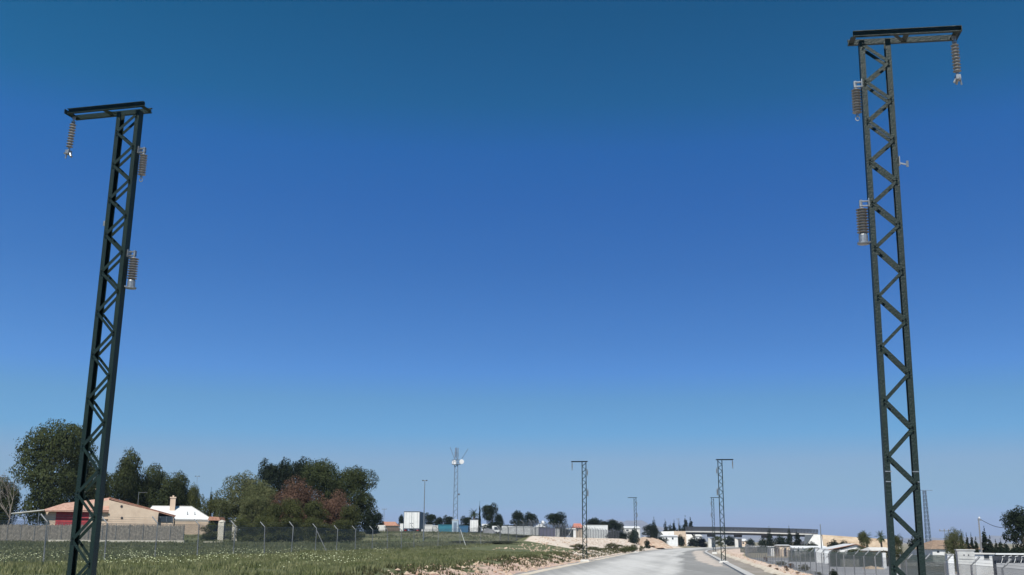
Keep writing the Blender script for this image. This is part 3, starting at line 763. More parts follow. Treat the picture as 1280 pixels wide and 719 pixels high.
for px, py, h, w, kind, lab in ((956, 702, 6, 6, 'drybush', 'reddish bush at the fence foot, farthest along the right bank'), (975, 707, 6, 13, 'greenbush', 'dark low bush at the fence foot, second from the road bend'), (988, 711, 7, 9, 'drybush', 'reddish bush at the fence foot between two green ones'),
    (1003, 714, 9, 14, 'greenbush', 'largest dark green bush at the right fence foot'), (969, 715, 5, 7, 'drybush', 'reddish clump low on the right dirt bank'), (981, 714, 7, 6, 'drybush', 'tall thin reddish clump on the right dirt bank'), (961, 709, 3, 5, 'drybush', 'tiny dry clump in the middle of the right dirt bank'), (1021, 719, 4, 9, 'bush', 'olive clump at the bottom edge on the right bank'), (995, 718, 3, 6, 'drybush', 'tiny reddish clump at the bottom edge on the right bank')):
    tb(px, py, h, w, kind, lab)
tree('darkbush', 1034, 1045, 711, 85, 'dark round bush beyond the right fence at the bottom of the photo', G7)

# palms
def palm(px, ytop, wpx, Yd, label):
    x = X(px, Yd); z = gh(x, Yd); h = Z(px, ytop, Yd)-z; w = wpx*Yd/1377
    t = thing('palm_tree', label, 'palm', (x, Yd, z), 0, 'palms')
    th = h-w*.42
    MB().tube([(0,0,-.3),(.1,0,th*.5),(0,0,th)], [.28,.2,.22], 8).build('trunk', M['bark'], t, smooth=True)
    b = MB()
    for k in range(34):
        a = random.uniform(0, 6.28); el = random.uniform(-.6, 1.35); Lf = w*.56*random.uniform(.85, 1.1)
        d = Vector((math.cos(a)*math.cos(el), math.sin(a)*math.cos(el), math.sin(el))); p = Vector((0, 0, th)); prev = p
        sd = Vector((-math.sin(a), math.cos(a), 0))
        for j in range(8):
            q = prev+d*Lf/8; d = (d+Vector((0, 0, -.16))).normalized()
            lw = Lf*.22*math.sin(math.pi*(j+1.2)/9.5)
            for s in (-1, 1):
                for f in (0, .5):
                    r_ = prev.lerp(q, f); b.tri(r_, r_+(q-prev)*.4, r_+sd*s*lw+d*lw*.4+Vector((0, 0, -lw*.35)))
            prev = q
    b.build('crown', M['palm'], t)
palm(592, 636, 15, 268, 'small palm above the white box trailer beside the thin cypress')
palm(1083, 664, 18, 232, 'palm tree left of the two behind the grey roof')
palm(1101, 664, 17, 225, 'palm tree right of the two, nearer the big right mast')
# bare tree at far left
x = X(6, 168); t = thing('bare_tree', 'leafless pale tree beside the tallest pine at the left edge', 'bare tree', (x, 168, gh(x, 168)))
b = MB(); random.seed(2)
def branch(b, p, d, Ln, r, lvl):
    q = p+d*Ln; m = (p+q)/2+Vector((random.uniform(-.1, .1), random.uniform(-.1, .1), 0))*Ln*.5
    b.tube([p, m, q], [r, r*.8, r*.55], 4)
    if lvl:
        for _ in range(3):
            nd_ = (d+Vector((random.uniform(-.8, .8), random.uniform(-.8, .8), random.uniform(-.1, .6)))).normalized()
            branch(b, q if random.random() < .6 else m, nd_, Ln*.68, r*.55, lvl-1)
branch(b, Vector((0,0,-.2)), Vector((.05,0,1)), 4.2, .10, 6)
b.build('branches', M['barkpale'], t)

# ------------------------------------------------------------------ grass and flowers (stuff)
def blades(name, n, region, hr, wr, m, seed, flower=False):
    rnd = random.Random(seed); b = MB(); k = 0
    while k < n:
        y, t = region(rnd); x = WX(t, y)
        if x < -.50*y-2 or x > .5*y+2: continue
        nn = nz(x*.35, y*.35, 6)+.5*nz(x*1.1, y*1.1, 3)
        if nn < (rnd.uniform(-.55, .15) if not flower else rnd.uniform(.0, .45)): continue
        k += 1; z = gh(x, y); h = rnd.uniform(*hr)*(1+nn*.6)
        if flower:
            h += .1; s = rnd.uniform(*wr); b.quad((x-s, y-s*.3, z+h), (x+s, y-s*.3, z+h), (x+s, y+s, z+h+s*.8), (x-s, y+s, z+h+s*.8))
        else:
            for _ in range(3):
                a = rnd.uniform(0, 3.14); w = rnd.uniform(*wr); lx = rnd.uniform(-.5, .5)*h; ly = rnd.uniform(-.5, .5)*h
                ox, oy = rnd.uniform(-.12, .12), rnd.uniform(-.12, .12)
                ca_, sa_ = math.cos(a)*w, math.sin(a)*w
                b.tri((x+ox-ca_, y+oy-sa_, z-.02), (x+ox+ca_, y+oy+sa_, z-.02), (x+ox+lx, y+oy+ly, z+h))
    o = b.build(name, m); tag(o, kind='stuff'); return o
M['gr'] = leafmat('grass_blades', (.10,.125,.042), (.30,.29,.15), scale=.8, trans=.4)
M['gr2'] = leafmat('dry_grass_blades', (.115,.13,.058), (.23,.23,.13), scale=.4, trans=.4)
M['fl'] = mat('flower_heads', (.36,.40,.19), c2=(.60,.62,.42), scale=.8, rough=.8)
def reg_near(r):
    y = 31+ (r.random()**.8)*79; return y, -30.5+r.random()**1.0*(18.2)+r.uniform(-.2, .2) if r.random() < .55 else r.uniform(-60, -12.6)
o = blades('grass', 46000, reg_near, (.10, .27), (.02, .045), M['gr'], 1)
tag(o, 'green grass and weeds covering the near part of the left field', 'grass')
def reg_mid(r):
    y = 72+r.random()*120
    return y, r.uniform(-95, -24)
o = blades('grass', 26000, reg_mid, (.10, .28), (.03, .08), M['gr2'], 2)
tag(o, 'dry greyish grass farther back on the left field behind the fence', 'grass')
def reg_fl(r):
    y = 40+r.random()**1.2*48; return y, xx(y, r)
def xx(y, r):
    u = -.47+.36*r.random()**1.3; return TT(u*y, y)
def reg_fl2(r):
    y, t = reg_fl(r)
    return (y, t) if t < -13 else (y, -14-r.random()*10)
o = blades('wildflowers', 1000, reg_fl2, (.2, .42), (.010, .024), M['fl'], 3, True)
tag(o, 'pale yellow white wildflowers scattered in the bottom left grass', 'flowers')

def reg_bank(r):
    y = 40+r.random()*150; return y, -12.6+r.random()**1.7*2.2
o = blades('weeds', 3800, reg_bank, (.08, .24), (.02, .05), M['scrub'], 8)
tag(o, 'dry weeds dotted down the pinkish bank left of the road', 'weeds')
# loose stones on the right bank and bank rocks
rnd = random.Random(4); b = MB()
def stone(b, x, y, z, s, r):
    base = len(b.v)
    ph = [(1,0,0),(-1,0,0),(0,1,0),(0,-1,0),(0,0,1),(0,0,-1)]
    for p in ph: b.v.append((x+p[0]*s*r.uniform(.6, 1.3), y+p[1]*s*r.uniform(.6, 1.3), z+p[2]*s*r.uniform(.4, .9)))
    for f in ((0,2,4),(2,1,4),(1,3,4),(3,0,4),(2,0,5),(1,2,5),(3,1,5),(0,3,5)): b.f.append(tuple(base+i for i in f))
for _ in range(2600):
    y = rnd.uniform(45, 260); t = rnd.uniform(6.2, 11.4); x = WX(t, y); stone(b, x, y, gh(x, y), rnd.uniform(.03, .14), rnd)
for _ in range(2600):
    y = rnd.uniform(45, 320); t = rnd.uniform(-12.8, -9.9) if y < 120 else rnd.uniform(-21, -9.9); x = WX(t, y); stone(b, x, y, gh(x, y), rnd.uniform(.04, .18), rnd)
tag(b.build('loose_stones', M['rock']), 'loose pinkish stones scattered over both road banks', 'stones', kind='stuff')
# rocky mound ending the left bank
def mound(name, px0, px1, ytop, Yd, depth, label, m, cat='rock mound', seed=1):
    x0, x1 = X(px0, Yd), X(px1, Yd); cx = (x0+x1)/2; w = (x1-x0)/2; zb = gh(cx, Yd)-.6; h = Z((px0+px1)/2, ytop, Yd)-zb
    zb0 = zb; b = MB(); nx, ny = 34, 16
    for j in range(ny+1):
        for i in range(nx+1):
            u = i/nx*2-1; v = j/ny*2-1
            e = max(0, 1-abs(u)**2.4)**.7*max(0, 1-abs(v)**2.4)**.7
            b.v.append((u*w, v*depth/2, e*h*(1+.18*nz(u*3, v*3, seed)+.1*nz(u*9, v*9, seed))))
    for j in range(ny):
        for i in range(nx): a = j*(nx+1)+i; b.f.append((a, a+1, a+nx+2, a+nx+1))
    o = b.build(name, m, loc=(cx, Yd, zb0)); return o
tag(mound('rock_mound', 788, 829, 672, 300, 40, '', M['rock']), 'rounded pinkish rocky mound where the left bank ends', 'rock mound')
M['sand'] = mat('sandy_embankment_soil', (.36,.26,.17), c2=(.52,.41,.29), scale=.35, bump=.6, bscale=2)

# ------------------------------------------------------------------ houses left
def gable_house():
    Yd = 158; s = Yd/1390
    x0, xm, x1 = X(57, Yd), X(132, Yd), X(214, Yd); c = (x0+x1)/2
    zb = gh(c, Yd)-.2
    t = thing('red_door_house', 'cream house with terracotta roof and red wall panel behind the big left mast', 'house', (c, Yd, zb), R(20))
    ze0 = Z(57, 638, Yd)-zb; zr = Z(132, 623, Yd)-zb; ze1 = Z(214, 645, Yd)-zb
    # gable wall facing the camera right of the ridge; hip slope facing left-front
    l = x0-c; m_ = xm-c; r = x1-c
    w = MB(); w.prism([(l+.3, 0), (r-2.4, 0), (r-2.4, ze1+.55), (m_, zr-.25), (l+.3, ze0-.35)], 0, 9)
    w.build('wall', M['cream'], t)
    rf = MB()
    D = 9.6
    rf.prism([(l-.2, ze0-.15), (m_, zr-.05), (r, ze1-.05), (r, ze1+.12), (m_, zr+.15), (l-.2, ze0+.05)], 1.2, D)
    # hipped front-left slope
    rf.quad((l-.25, -.9, ze0-.1), (m_+.1, -.6, ze0-.1+.12), (m_, 1.2, zr+.13), (l+2.6, 1.2, ze0+1.0))
    rf.quad((l-.25, -.9, ze0-.22), (l-.25, -.9, ze0-.1), (l+2.6, 1.2, ze0+1.0), (l+2.6, 1.2, ze0+.9))
    rf.box(l-.25, m_+.1, -.9, -.78, ze0-.25, ze0-.1)
    rf.tri((m_+.1, -.6, ze0+.02), (m_, 1.2, zr+.13), (m_+.1, 1.2, ze0+.02))
    roof = rf.build('roof', M['tilep'], t)
    e = MB()
    for k in range(60):
        f = k/59; x = m_+(r-m_)*f; z = zr+.16+(ze1-zr)*f; e.tube([(x-.07, 1.15, z), (x+.07, 1.15, z-.02)], .05, 5)
    e.build('verge_tiles', M['tile'], roof)
    # flat cream front part under the verge, flush wall face
    f = MB(); f.prism([(m_+.1, 0), (r-2.5, 0), (r-2.5, ze1+.5), (m_+.1, zr-.35)], -.55, -.01); f.build('gable_wall', M['cream'], t)
    d = MB(); d.box(X(72, Yd)-c, X(110, Yd)-c, -.06, -.005, 0, Z(90, 640.5, Yd)-zb)
    for k in range(9): xx_ = X(72, Yd)-c+k*.5; d.box(xx_, xx_+.02, -.075, -.061, 0, Z(90, 640.5, Yd)-zb)
    d.build('door', M['red'], t)
    b = MB(); b.box(X(186, Yd)-c, X(212, Yd)-c, .3, 8, 0, ze1-.2); b.build('side_wall', M['cream'], t)
    wn = MB(); wn.box(X(189, Yd)-c, X(210, Yd)-c, .18, .29, Z(200, 652, Yd)-zb, Z(200, 645, Yd)-zb); w_ = wn.build('window', M['glass'], t)
    fr = MB()
    for px in (188.5, 195, 203, 210): fr.box(X(px, Yd)-c-.04, X(px, Yd)-c+.04, .1, .175, Z(200, 652, Yd)-zb, Z(200, 645, Yd)-zb)
    fr.build('frame', M['greyp'], w_)
    for px in (147.5, 149):
        y0 = 633 if px < 148.5 else 647.5
        v = MB(); v.lathe([(.18, 0), (.18, .05)], (0, 0), 8, Matrix.Translation((X(px, Yd)-c, -.56, Z(px, y0, Yd)-zb)) @ Matrix.Rotation(R(90), 4, 'X')); v.build('wall_lamp', M['darkm'], t)
    ch = MB(); ch.box(X(115, Yd)-c, X(121, Yd)-c, 3, 3.8, zr-1, Z(118, 611, Yd)-zb); ch.box(X(114.4, Yd)-c, X(121.6, Yd)-c, 2.9, 3.9, Z(118, 611, Yd)-zb, Z(118, 610, Yd)-zb)
    ch.build('chimney', M['cream'], roof)
    an = MB(); ax = X(167.5, Yd)-c; an.tube([(ax, 4, zr-1.3), (ax, 4, Z(167, 613, Yd)-zb)], .03, 5)
    az = Z(167, 614, Yd)-zb; an.tube([(ax, 4, az), (ax+1.2, 4, az+.05)], .02, 4)
    for k in range(5): an.tube([(ax+.15+k*.24, 3.7, az), (ax+.15+k*.24, 4.3, az)], .012, 4)
    an.build('aerial', M['galv'], roof)
    # carport on the left
    q = MB(); q.prism([(X(22, Yd)-c, Z(22, 643.5, Yd)-zb), (l+.2, ze0-.1), (l+.2, ze0+.02), (X(22, Yd)-c, Z(22, 642.5, Yd)-zb)], -1.4, 4.5)
    q.build('canopy', M['conc'], t)
    for px in (24, 38, 53): MB().tube([(X(px, Yd)-c, -1.2, 0), (X(px, Yd)-c, -1.2, Z(px, 643.6 if px < 30 else 642, Yd)-zb)], .06, 6).build('canopy_post', M['galv'], t)
    return t
gable_house()
def white_house():
    Yd = 166
    c = X(222, Yd); zb = gh(c, Yd)-.2
    t = thing('white_roof_house', 'house with a bright white hipped roof and square chimney right of the red house', 'house', (c, Yd, zb), R(14))
    xl, xr = X(176, Yd)-c, X(262, Yd)-c
    zt = Z(220, 632, Yd)-zb; ze = Z(235, 649.5, Yd)-zb
    xa, xb, xd = X(186, Yd)-c, X(234, Yd)-c, X(212, Yd)-c
    b = MB()
    v = [(xl, -.4, ze), (xr, -.4, ze), (xr, 9.4, ze), (xl, 9.4, ze), (xa, 4.2, zt), (xb, 4.2, zt)]
    b.v = v; b.f = [(0, 1, 5, 4), (1, 2, 5), (2, 3, 4, 5), (3, 0, 4), (0, 3, 2, 1)]
    roof = b.build('roof', M['whiteroof'], t)
    b = MB(); b.beam((xb, 4.15, zt+.03), (xr, -.38, ze+.05), .12, .06); b.beam((xa, 4.15, zt+.03), (xb, 4.15, zt+.03), .12, .06)
    b.build('ridge_cap', M['conc'], roof)
    b = MB(); b.box(xl+.4, xr-.4, 0, 9, 0, ze-.003); b.build('wall', M['tan'], t)
    b = MB(); b.box(X(208.3, Yd)-c, X(214.7, Yd)-c, 2.6, 3.4, zt-1.6, Z(211, 622, Yd)-zb); b.box(X(207.7, Yd)-c, X(215.3, Yd)-c, 2.5, 3.5, Z(211, 622, Yd)-zb, Z(211, 620.5, Yd)-zb)
    b.box(X(210.5, Yd)-c, X(212.5, Yd)-c, 2.9, 3.1, Z(211, 620.5, Yd)-zb, Z(211, 618.5, Yd)-zb)
    b.build('chimney', M['cream'], roof)
    for px in (231, 240): b = MB(); b.tube([(X(px, Yd)-c, 1.2, ze+.4), (X(px, Yd)-c, 1.2, ze+1.2)], .06, 6); b.build('vent_pipe', M['galv'], roof)
white_house()
Yd = 160; c = X(238, Yd); zb = gh(c, Yd)-.3
t = thing('garden_wall', 'plain tan rendered garden wall right of the reed screen', 'wall', (c, Yd-6, gh(c, Yd-6)-.3))
b = MB(); b.box(X(217, 154)-c, X(259, 154)-c, 0, .25, 0, Z(238, 651.5, 154)-gh(c, 154)+.3); b.build('wall', M['tan'], t)
b = MB(); b.box(X(216.5, 154)-c, X(259.5, 154)-c, -.05, .3, Z(238, 651.5, 154)-gh(c, 154)+.3, Z(238, 650.8, 154)-gh(c, 154)+.3); b.build('coping', M['conc'], t)
# small porch with terracotta roof
Yd = 158; c = X(267, Yd); zb = gh(c, Yd)-.2
t = thing('entrance_porch', 'small porch with terracotta roof left of the gate piers', 'porch', (c, Yd, zb))
b = MB(); b.prism([(X(259, Yd)-c, Z(260, 650.8, Yd)-zb), (X(275, Yd)-c, Z(275, 650.8, Yd)-zb), (X(273, Yd)-c, Z(272, 646.5, Yd)-zb), (X(261, Yd)-c, Z(262, 645.8, Yd)-zb)], -.6, 2.4); b.build('roof', M['tile'], t)
b = MB()
for px in (261, 273): b.box(X(px, Yd)-c-.12, X(px, Yd)-c+.12, -.3, -.06, 0, Z(265, 650.9, Yd)-zb)
b.build('pillar', M['tan'], t)
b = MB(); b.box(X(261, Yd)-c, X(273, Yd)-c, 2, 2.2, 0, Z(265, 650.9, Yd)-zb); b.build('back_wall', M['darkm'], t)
tree('bushy', 249, 274, 653, 150, 'green hedge in front of the small terracotta porch', G1)
def pier(px0, px1, ytop, lab, Yd=150):
    c = X((px0+px1)/2, Yd); zb = gh(c, Yd)-.3; w = (px1-px0)/2*Yd/1377; h = Z(px0, ytop, Yd)-zb
    t = thing('gate_pier', lab, 'gate pier', (c, Yd, zb), 0, 'pale gate piers')
    MB().box(-w, w, -w, w, 0, h-w*.9).build('shaft', M['stone'], t)
    MB().lathe([(w*1.25, h-w*.9), (w*1.25, h-w*.6), (w*.95, h-w*.25), (w*.5, h-.05), (.02, h)], (0, 0), 12).build('cap', M['stone'], t)
pier(272.5, 279.5, 650, 'broad pale stone gate pier next to the terracotta porch')
pier(290, 296.5, 650, 'slimmer domed pale gate pier beside the grove')
# metal gate between
Yd = 150; c = X(284, Yd); zb = gh(c, Yd)-.1
t = thing('metal_gate', 'dark metal gate between the two pale gate piers', 'gate', (c, Yd, zb))
b = MB(); w = X(289.3, Yd)-X(280.3, Yd); h = Z(284, 659, Yd)-zb
for k in range(9): xx_ = -w/2+w*k/8; b.box(xx_-.02, xx_+.02, 0, .04, .1, h)
b.build('bars', M['rail'], t)
b = MB(); b.box(-w/2, w/2, -.02, .06, .06, .14); b.box(-w/2, w/2, -.02, .06, h*.5, h*.5+.07); b.build('rails', M['rail'], t)
# low stone walls and reed fence
def wall_px(name, label, cat, px0, px1, ytop, Yd, thick, m, coping=None, ybot=None):
    c = X((px0+px1)/2, Yd); zg = min(gh(X(px0, Yd), Yd), gh(X(px1, Yd), Yd))-.3
    zz0 = zg if ybot is None else Z((px0+px1)/2, ybot, Yd)
    t = thing(name, label, cat, (c, Yd, zz0))
    h = Z((px0+px1)/2, ytop, Yd)-zz0
    b = MB(); x0, x1 = X(px0, Yd)-c, X(px1, Yd)-c
    b.box(x0, x1, 0, thick, 0, h); b.build('wall', m, t)
    if coping: b = MB(); b.box(x0-.04, x1+.04, -.04, thick+.04, h, h+.08); b.build('coping', coping, t)
    return t
wall_px('plinth_wall', 'low pale plinth wall under the reed screen', 'low wall', 60, 230, 675.2, 143, .3, M['stone'])
wall_px('plinth_wall', 'short pale plinth wall below the porch hedge', 'low wall', 254, 279, 677, 143, .3, M['stone'])
Yd = 144; x0, x1 = X(-60, Yd), X(229, Yd); c = (x0+x1)/2
t = thing('reed_screen', 'weathered grey brown reed screen fence in front of the red house', 'screen fence', (c, Yd, 0))
b = MB(); rnd = random.Random(9); x = x0
hm = []
while x < x1:
    w_ = rnd.uniform(.04, .09); zg = gh(x, Yd); top = Z(100, 656.3, Yd)+rnd.uniform(-.12, .1)+nz(x*.3, 1)*.12
    b.box(x-c, x-c+w_*.92, rnd.uniform(0, .05), rnd.uniform(.06, .1), zg-.1, top); x += w_
b.build('reeds', M['reed'], t)
b = MB()
for k in range(18): xx_ = x0+(x1-x0)*k/17; b.tube([(xx_-c, -.04, gh(xx_, Yd)-.2), (xx_-c, -.04, Z(100, 654.5, Yd))], .035, 5)
b.build('stakes', M['galv'], t)
# street light behind houses and lamp masts
def lamp(px, ytop, Yd, label, head=1.0, r=.09):
    x = X(px, Yd); z = gh(x, Yd); h = Z(px, ytop, Yd)-z
    t = thing('street_lamp', label, 'street lamp', (x, Yd, z))
    MB().tube([(0,0,-.2),(0,0,h*.5),(0,0,h)], [r*1.4, r, r*.6], 8).build('pole', M['galv'], t)
    MB().tube([(-head, 0, h-.02), (0, 0, h+.05), (head, 0, h-.02)], .04, 5).build('arm', M['galv'], t)
    for s in (-1, 1): MB().box(min(s*head*.6, s*head*1.25), max(s*head*.6, s*head*1.25), -.14, .14, h-.02, h+.1).build('lamp_head', M['darkm'], t)
lamp(529.3, 601, 150, 'tall grey double headed lamp mast beside the lorry trailer', .28, .07)
lamp(241, 595.5, 260, 'thin lamp mast above the trees left of the cypress pair', .45, .05)
def pole(px, ytop, Yd, label, r=.1, m='barkpale', top='pin', group=None):
    x = X(px, Yd); z = gh(x, Yd); h = Z(px, ytop, Yd)-z
    t = thing('utility_pole', label, 'pole', (x, Yd, z), 0, group)
    MB().tube([(0,0,-.2),(0,0,h)], [r*1.2, r*.8], 8).build('shaft', M[m], t)
    if top == 'bar':
        MB().box(-.7, .7, -.05, .05, h-.35, h-.25).build('cross_bar', M['galv'], t)
        for k in (-.6, 0, .6): MB().lathe([(.05, h-.25), (.08, h-.15), (.03, h-.05)], (k, 0), 8).build('insulator', M['shed'], t)
    elif top == 'cap':
        MB().box(-.06, .26, -.06, .06, h-.2, h-.08).build('bracket', M['galv'], t)
        MB().lathe([(.05, h-.05), (.09, h), (.06, h+.12), (.02, h+.14)], (.08, 0), 8).build('insulator', M['offwhite'], t)
    return t
pole(479, 635.5, 330, 'thin pole with cross bar between the grove and the lorry trailer', .08, 'galv', 'bar')
pole(469, 643, 300, 'short thin pole just right of the grove', .06, 'galv', 'none')
pole(1026.5, 655.5, 205, 'grey pole standing at the bridge abutment', .1, 'galv', 'none')
pole(1225.7, 648, 100, 'utility pole with white insulator above the cypress row', .08, 'concd', 'cap')
pole(848.5, 648, 420, 'thin pole among the conifers before the bridge', .12, 'galv', 'bar')
pole(1181.5, 661, 150, 'thin aerial pole rising from the loose green tree', .04, 'galv', 'bar')
# cable
a = at(1227.5, 650.5, 100); e = at(1262, 659.5, 106)
t = MB(); t.tube([a.lerp(e, k/8)-Vector((0, 0, .25*math.sin(math.pi*k/8))) for k in range(9)], .025, 4)
tag(t.build('overhead_cable', M['darkm']), 'single sagging cable from the utility pole to the large ragged tree', 'cable')

# ------------------------------------------------------------------ truck yard
def trailer(px0, px1, ytop, Yd, length, label, side='greyp', rz=0):
    x0, x1 = X(px0, Yd), X(px1, Yd); c = (x0+x1)/2; z = gh(c, Yd); w = x1-x0; h = Z(px0, ytop, Yd)-z
    t = thing('lorry_trailer', label, 'lorry trailer', (c, Yd, z), rz)
    fl = 1.0
    b = MB(); b.box(-w/2, w/2, .06, length, fl, h); b.build('box_body', M[side], t)
    b = MB(); b.box(-w/2-.02, w/2+.02, .0, .07, h-.12, h+.03); b.box(-w/2-.02, -w/2+.06, 0, .07, fl, h-.12); b.box(w/2-.06, w/2+.02, 0, .07, fl, h-.12); b.box(-w/2-.02, w/2+.02, 0, .07, fl-.1, fl)
    b.build('frame', M['greyp'], t)
    for s in (-1, 1):
        b = MB(); b.box(min(s*.04, s*(w/2-.08)), max(s*.04, s*(w/2-.08)), .015, .055, fl+.04, h-.16); d = b.build('door', M['white'], t)
        b = MB()
        for q in (.25, .75): b.tube([(s*(.04+(w/2-.12)*q), -.01, fl+.05), (s*(.04+(w/2-.12)*q), -.01, h-.18)], .02, 5)
        b.box(min(s*.1, s*.3), max(s*.1, s*.3), -.03, .0, fl+.85, fl+.95)
        b.build('lock_bar', M['galv'], d)
    b = MB(); b.box(-.45, .45, .3, length-.3, .65, fl-.11); b.box(-w/2+.1, w/2-.1, .02, .1, .42, .56); b.build('chassis', M['darkm'], t)
    for s in (-1, 1):
        b = MB(); b.box(s*(w/2-.35)-.18, s*(w/2-.35)+.18, -.02, .015, .62, .74); b.build('tail_lamp', M['redlamp'], t)
        for yy_ in (1.6, 2.9, 4.2):
            m4 = Matrix.Translation((s*(w/2-.2), yy_, .5)) @ Matrix.Rotation(R(90), 4, 'Y')
            wh = MB().lathe([(.3, -.15), (.48, -.15), (.52, -.1), (.52, .1), (.48, .15), (.3, .15)], (0, 0), 16, m4).build('wheel', M['rubber'], t)
    return t
trailer(504, 524, 639.3, 200, 12, 'parked lorry trailer seen from behind with two white doors and grey sides')
trailer(587, 600, 649.4, 262, 9, 'smaller white box trailer beside the thin cypress, seen from behind', 'white')
def container(px0, px1, ytop, Yd, depth, m, label, cat='container', doors=False, name='shipping_container'):
    x0, x1 = X(px0, Yd), X(px1, Yd); c = (x0+x1)/2; z = gh(c, Yd)-.1; w = x1-x0; h = Z((px0+px1)/2, ytop, Yd)-z
    t = thing(name, label, cat, (c, Yd, z))
    b = MB(); n = max(6, int(w/.28)); pr = []
    for k in range(n):
        xa = -w/2+.08+(w-.16)*k/n; d_ = (w-.16)/n
        b.quad((xa, .05, .18), (xa+d_*.35, .05, .18), (xa+d_*.35, .05, h-.12), (xa, .05, h-.12))
        b.quad((xa+d_*.35, .05, .18), (xa+d_*.5, .1, .18), (xa+d_*.5, .1, h-.12), (xa+d_*.35, .05, h-.12))
        b.quad((xa+d_*.5, .1, .18), (xa+d_*.85, .1, .18), (xa+d_*.85, .1, h-.12), (xa+d_*.5, .1, h-.12))
        b.quad((xa+d_*.85, .1, .18), (xa+d_, .05, .18), (xa+d_, .05, h-.12), (xa+d_*.85, .1, h-.12))
    b.box(-w/2+.05, w/2-.05, .12, depth, .1, h-.02)
    b.build('corrugated_side', m, t)
    b = MB(); b.box(-w/2, w/2, 0, .11, 0, .17); b.box(-w/2, w/2, 0, .11, h-.115, h); b.box(-w/2, -w/2+.09, 0, .11, .171, h-.116); b.box(w/2-.09, w/2, 0, .11, .171, h-.116)
    b.build('frame', m, t)
    if doors:
        b = MB()
        for k in range(1, 4): b.tube([(-w/2+w*k/4, -.02, .2), (-w/2+w*k/4, -.02, h-.15)], .025, 5)
        b.build('lock_bar', M['galv'], t)
    return t
container(526.5, 540, 656, 215, 2.4, M['offwhite'], 'white ribbed container just right of the lorry trailer')
container(540.2, 547, 657, 216, 2.4, M['offwhite'], 'short white container between the white ribbed one and the teal one', doors=True)
container(547.4, 570, 656, 222, 2.4, M['teal'], 'long teal container left of the telecom tower base')
container(571, 585, 657.2, 220, 2.4, M['blue'], 'blue container right of the telecom tower base')
container(666, 673, 659, 196, 2.4, M['offwhite'], 'small white container end with dark frame beside the mauve container', doors=True)
container(673.3, 694, 660, 198, 2.4, M['mauve'], 'mauve grey container under the peaked canopy')
container(694.2, 700, 661, 200, 2.4, M['offwhite'], 'pale short box right of the mauve container')
container(627, 665.5, 657.8, 206, 2.5, M['offwhite'], 'long dusty white trailer body parked side on', 'trailer', name='trailer_body')
container(727.5, 760, 656.4, 302, 2.5, M['white'], 'big clean white box trailer behind the first far mast', 'trailer', name='trailer_body')
wall_px('yard_wall', 'pale yard wall right of the grove below the orange roof', 'wall', 463, 481, 656.5, 235, .3, M['conc'])
wall_px('yard_gate', 'dark brown yard gate left of the lorry trailer', 'gate', 481.3, 499, 659.5, 236, .2, M['bark'])
wall_px('water_tank_block', 'narrow white block hugging the left side of the lorry trailer', 'block', 499.5, 503.5, 655, 214, 1.2, M['white'], M['offwhite'])
Yd = 300; c = X(484, Yd); zb = gh(c, Yd)
t = thing('orange_roof_house', 'low house with orange tiled roof left of the lorry trailer', 'house', (c, Yd, zb))
b = MB(); b.box(X(474, Yd)-c, X(496, Yd)-c, 0, 6, 0, Z(484, 657, Yd)-zb); b.build('wall', M['cream'], t)
b = MB(); w = X(497, Yd)-c; h0 = Z(484, 657.2, Yd)-zb; h1 = Z(484, 652, Yd)-zb
b.v = [(-w, -.5, h0), (w, -.5, h0), (w, 6.5, h0), (-w, 6.5, h0), (-w*.6, 3, h1), (w*.6, 3, h1)]; b.f = [(0,1,5,4),(1,2,5),(2,3,4,5),(3,0,4),(0,3,2,1)]
b.build('roof', M['tile'], t)
# vans
def van(px0, px1, ytop, Yd, label):
    x0, x1 = X(px0, Yd), X(px1, Yd); c = (x0+x1)/2; z = gh(c, Yd); w = x1-x0; h = Z(c and (px0+px1)/2, ytop, Yd)-z
    t = thing('parked_van', label, 'van', (c, Yd, z), 0, 'vans in the yard')
    pr = [(-w/2, .35), (w/2-.05, .35), (w/2, .7), (w/2-.03, h*.48), (w/2-.75, h*.56), (w/2-1.25, h*.95), (w/2-1.5, h), (-w/2+.05, h), (-w/2, h-.1)]
    MB().prism(pr, 0, 1.9).build('body', M['white'], t)
    MB().prism([(w/2-1.75, h*.55), (w/2-.82, h*.58), (w/2-1.28, h*.9), (w/2-1.75, h*.9)], -.012, -.002).build('window', M['glass'], t)
    for k in (-w/2+.8, w/2-.75):
        m4 = Matrix.Translation((k, .12, .34)) @ Matrix.Rotation(R(90), 4, 'X')
        MB().lathe([(.2, -.1), (.32, -.1), (.34, 0), (.32, .14), (.2, .14)], (0, 0), 16, m4).build('wheel', M['rubber'], t)
van(602, 617, 655, 255, 'white van with its roof just showing right of the white box trailer')
van(615, 629, 657.5, 214, 'white van in front of the left end of the long white trailer')
mnd = mound('dark_soil_heap', 601, 622, 661, 185, 6, '', M['concd'])
tag(mnd, 'low dark heap in front of the white van', 'soil heap')
# canopy tent
Yd = 206; c = X(675, Yd); zb = gh(c, Yd)
t = thing('yard_canopy', 'peaked white canopy roof over the mauve container', 'canopy', (c, Yd, zb))
w = X(683, Yd)-c; h0 = Z(675, 658.8, Yd)-zb; h1 = Z(675, 654.5, Yd)-zb
b = MB(); b.v = [(-w, 0, h0), (w, 0, h0), (w, 3, h0), (-w, 3, h0), (0, 1.5, h1)]; b.f = [(0,1,4),(1,2,4),(2,3,4),(3,0,4),(0,3,2,1)]; b.build('roof', M['white'], t)
for sx in (-w+.1, w-.1):
    for sy in (.1, 2.9): MB().tube([(sx, sy, 0), (sx, sy, h0)], .05, 5).build('post', M['galv'], t)
MB().lathe([(.35, h1-.2), (.35, h1+.25), (.05, h1+.6)], (.6, 1.5), 8).build('vent', M['offwhite'], t)
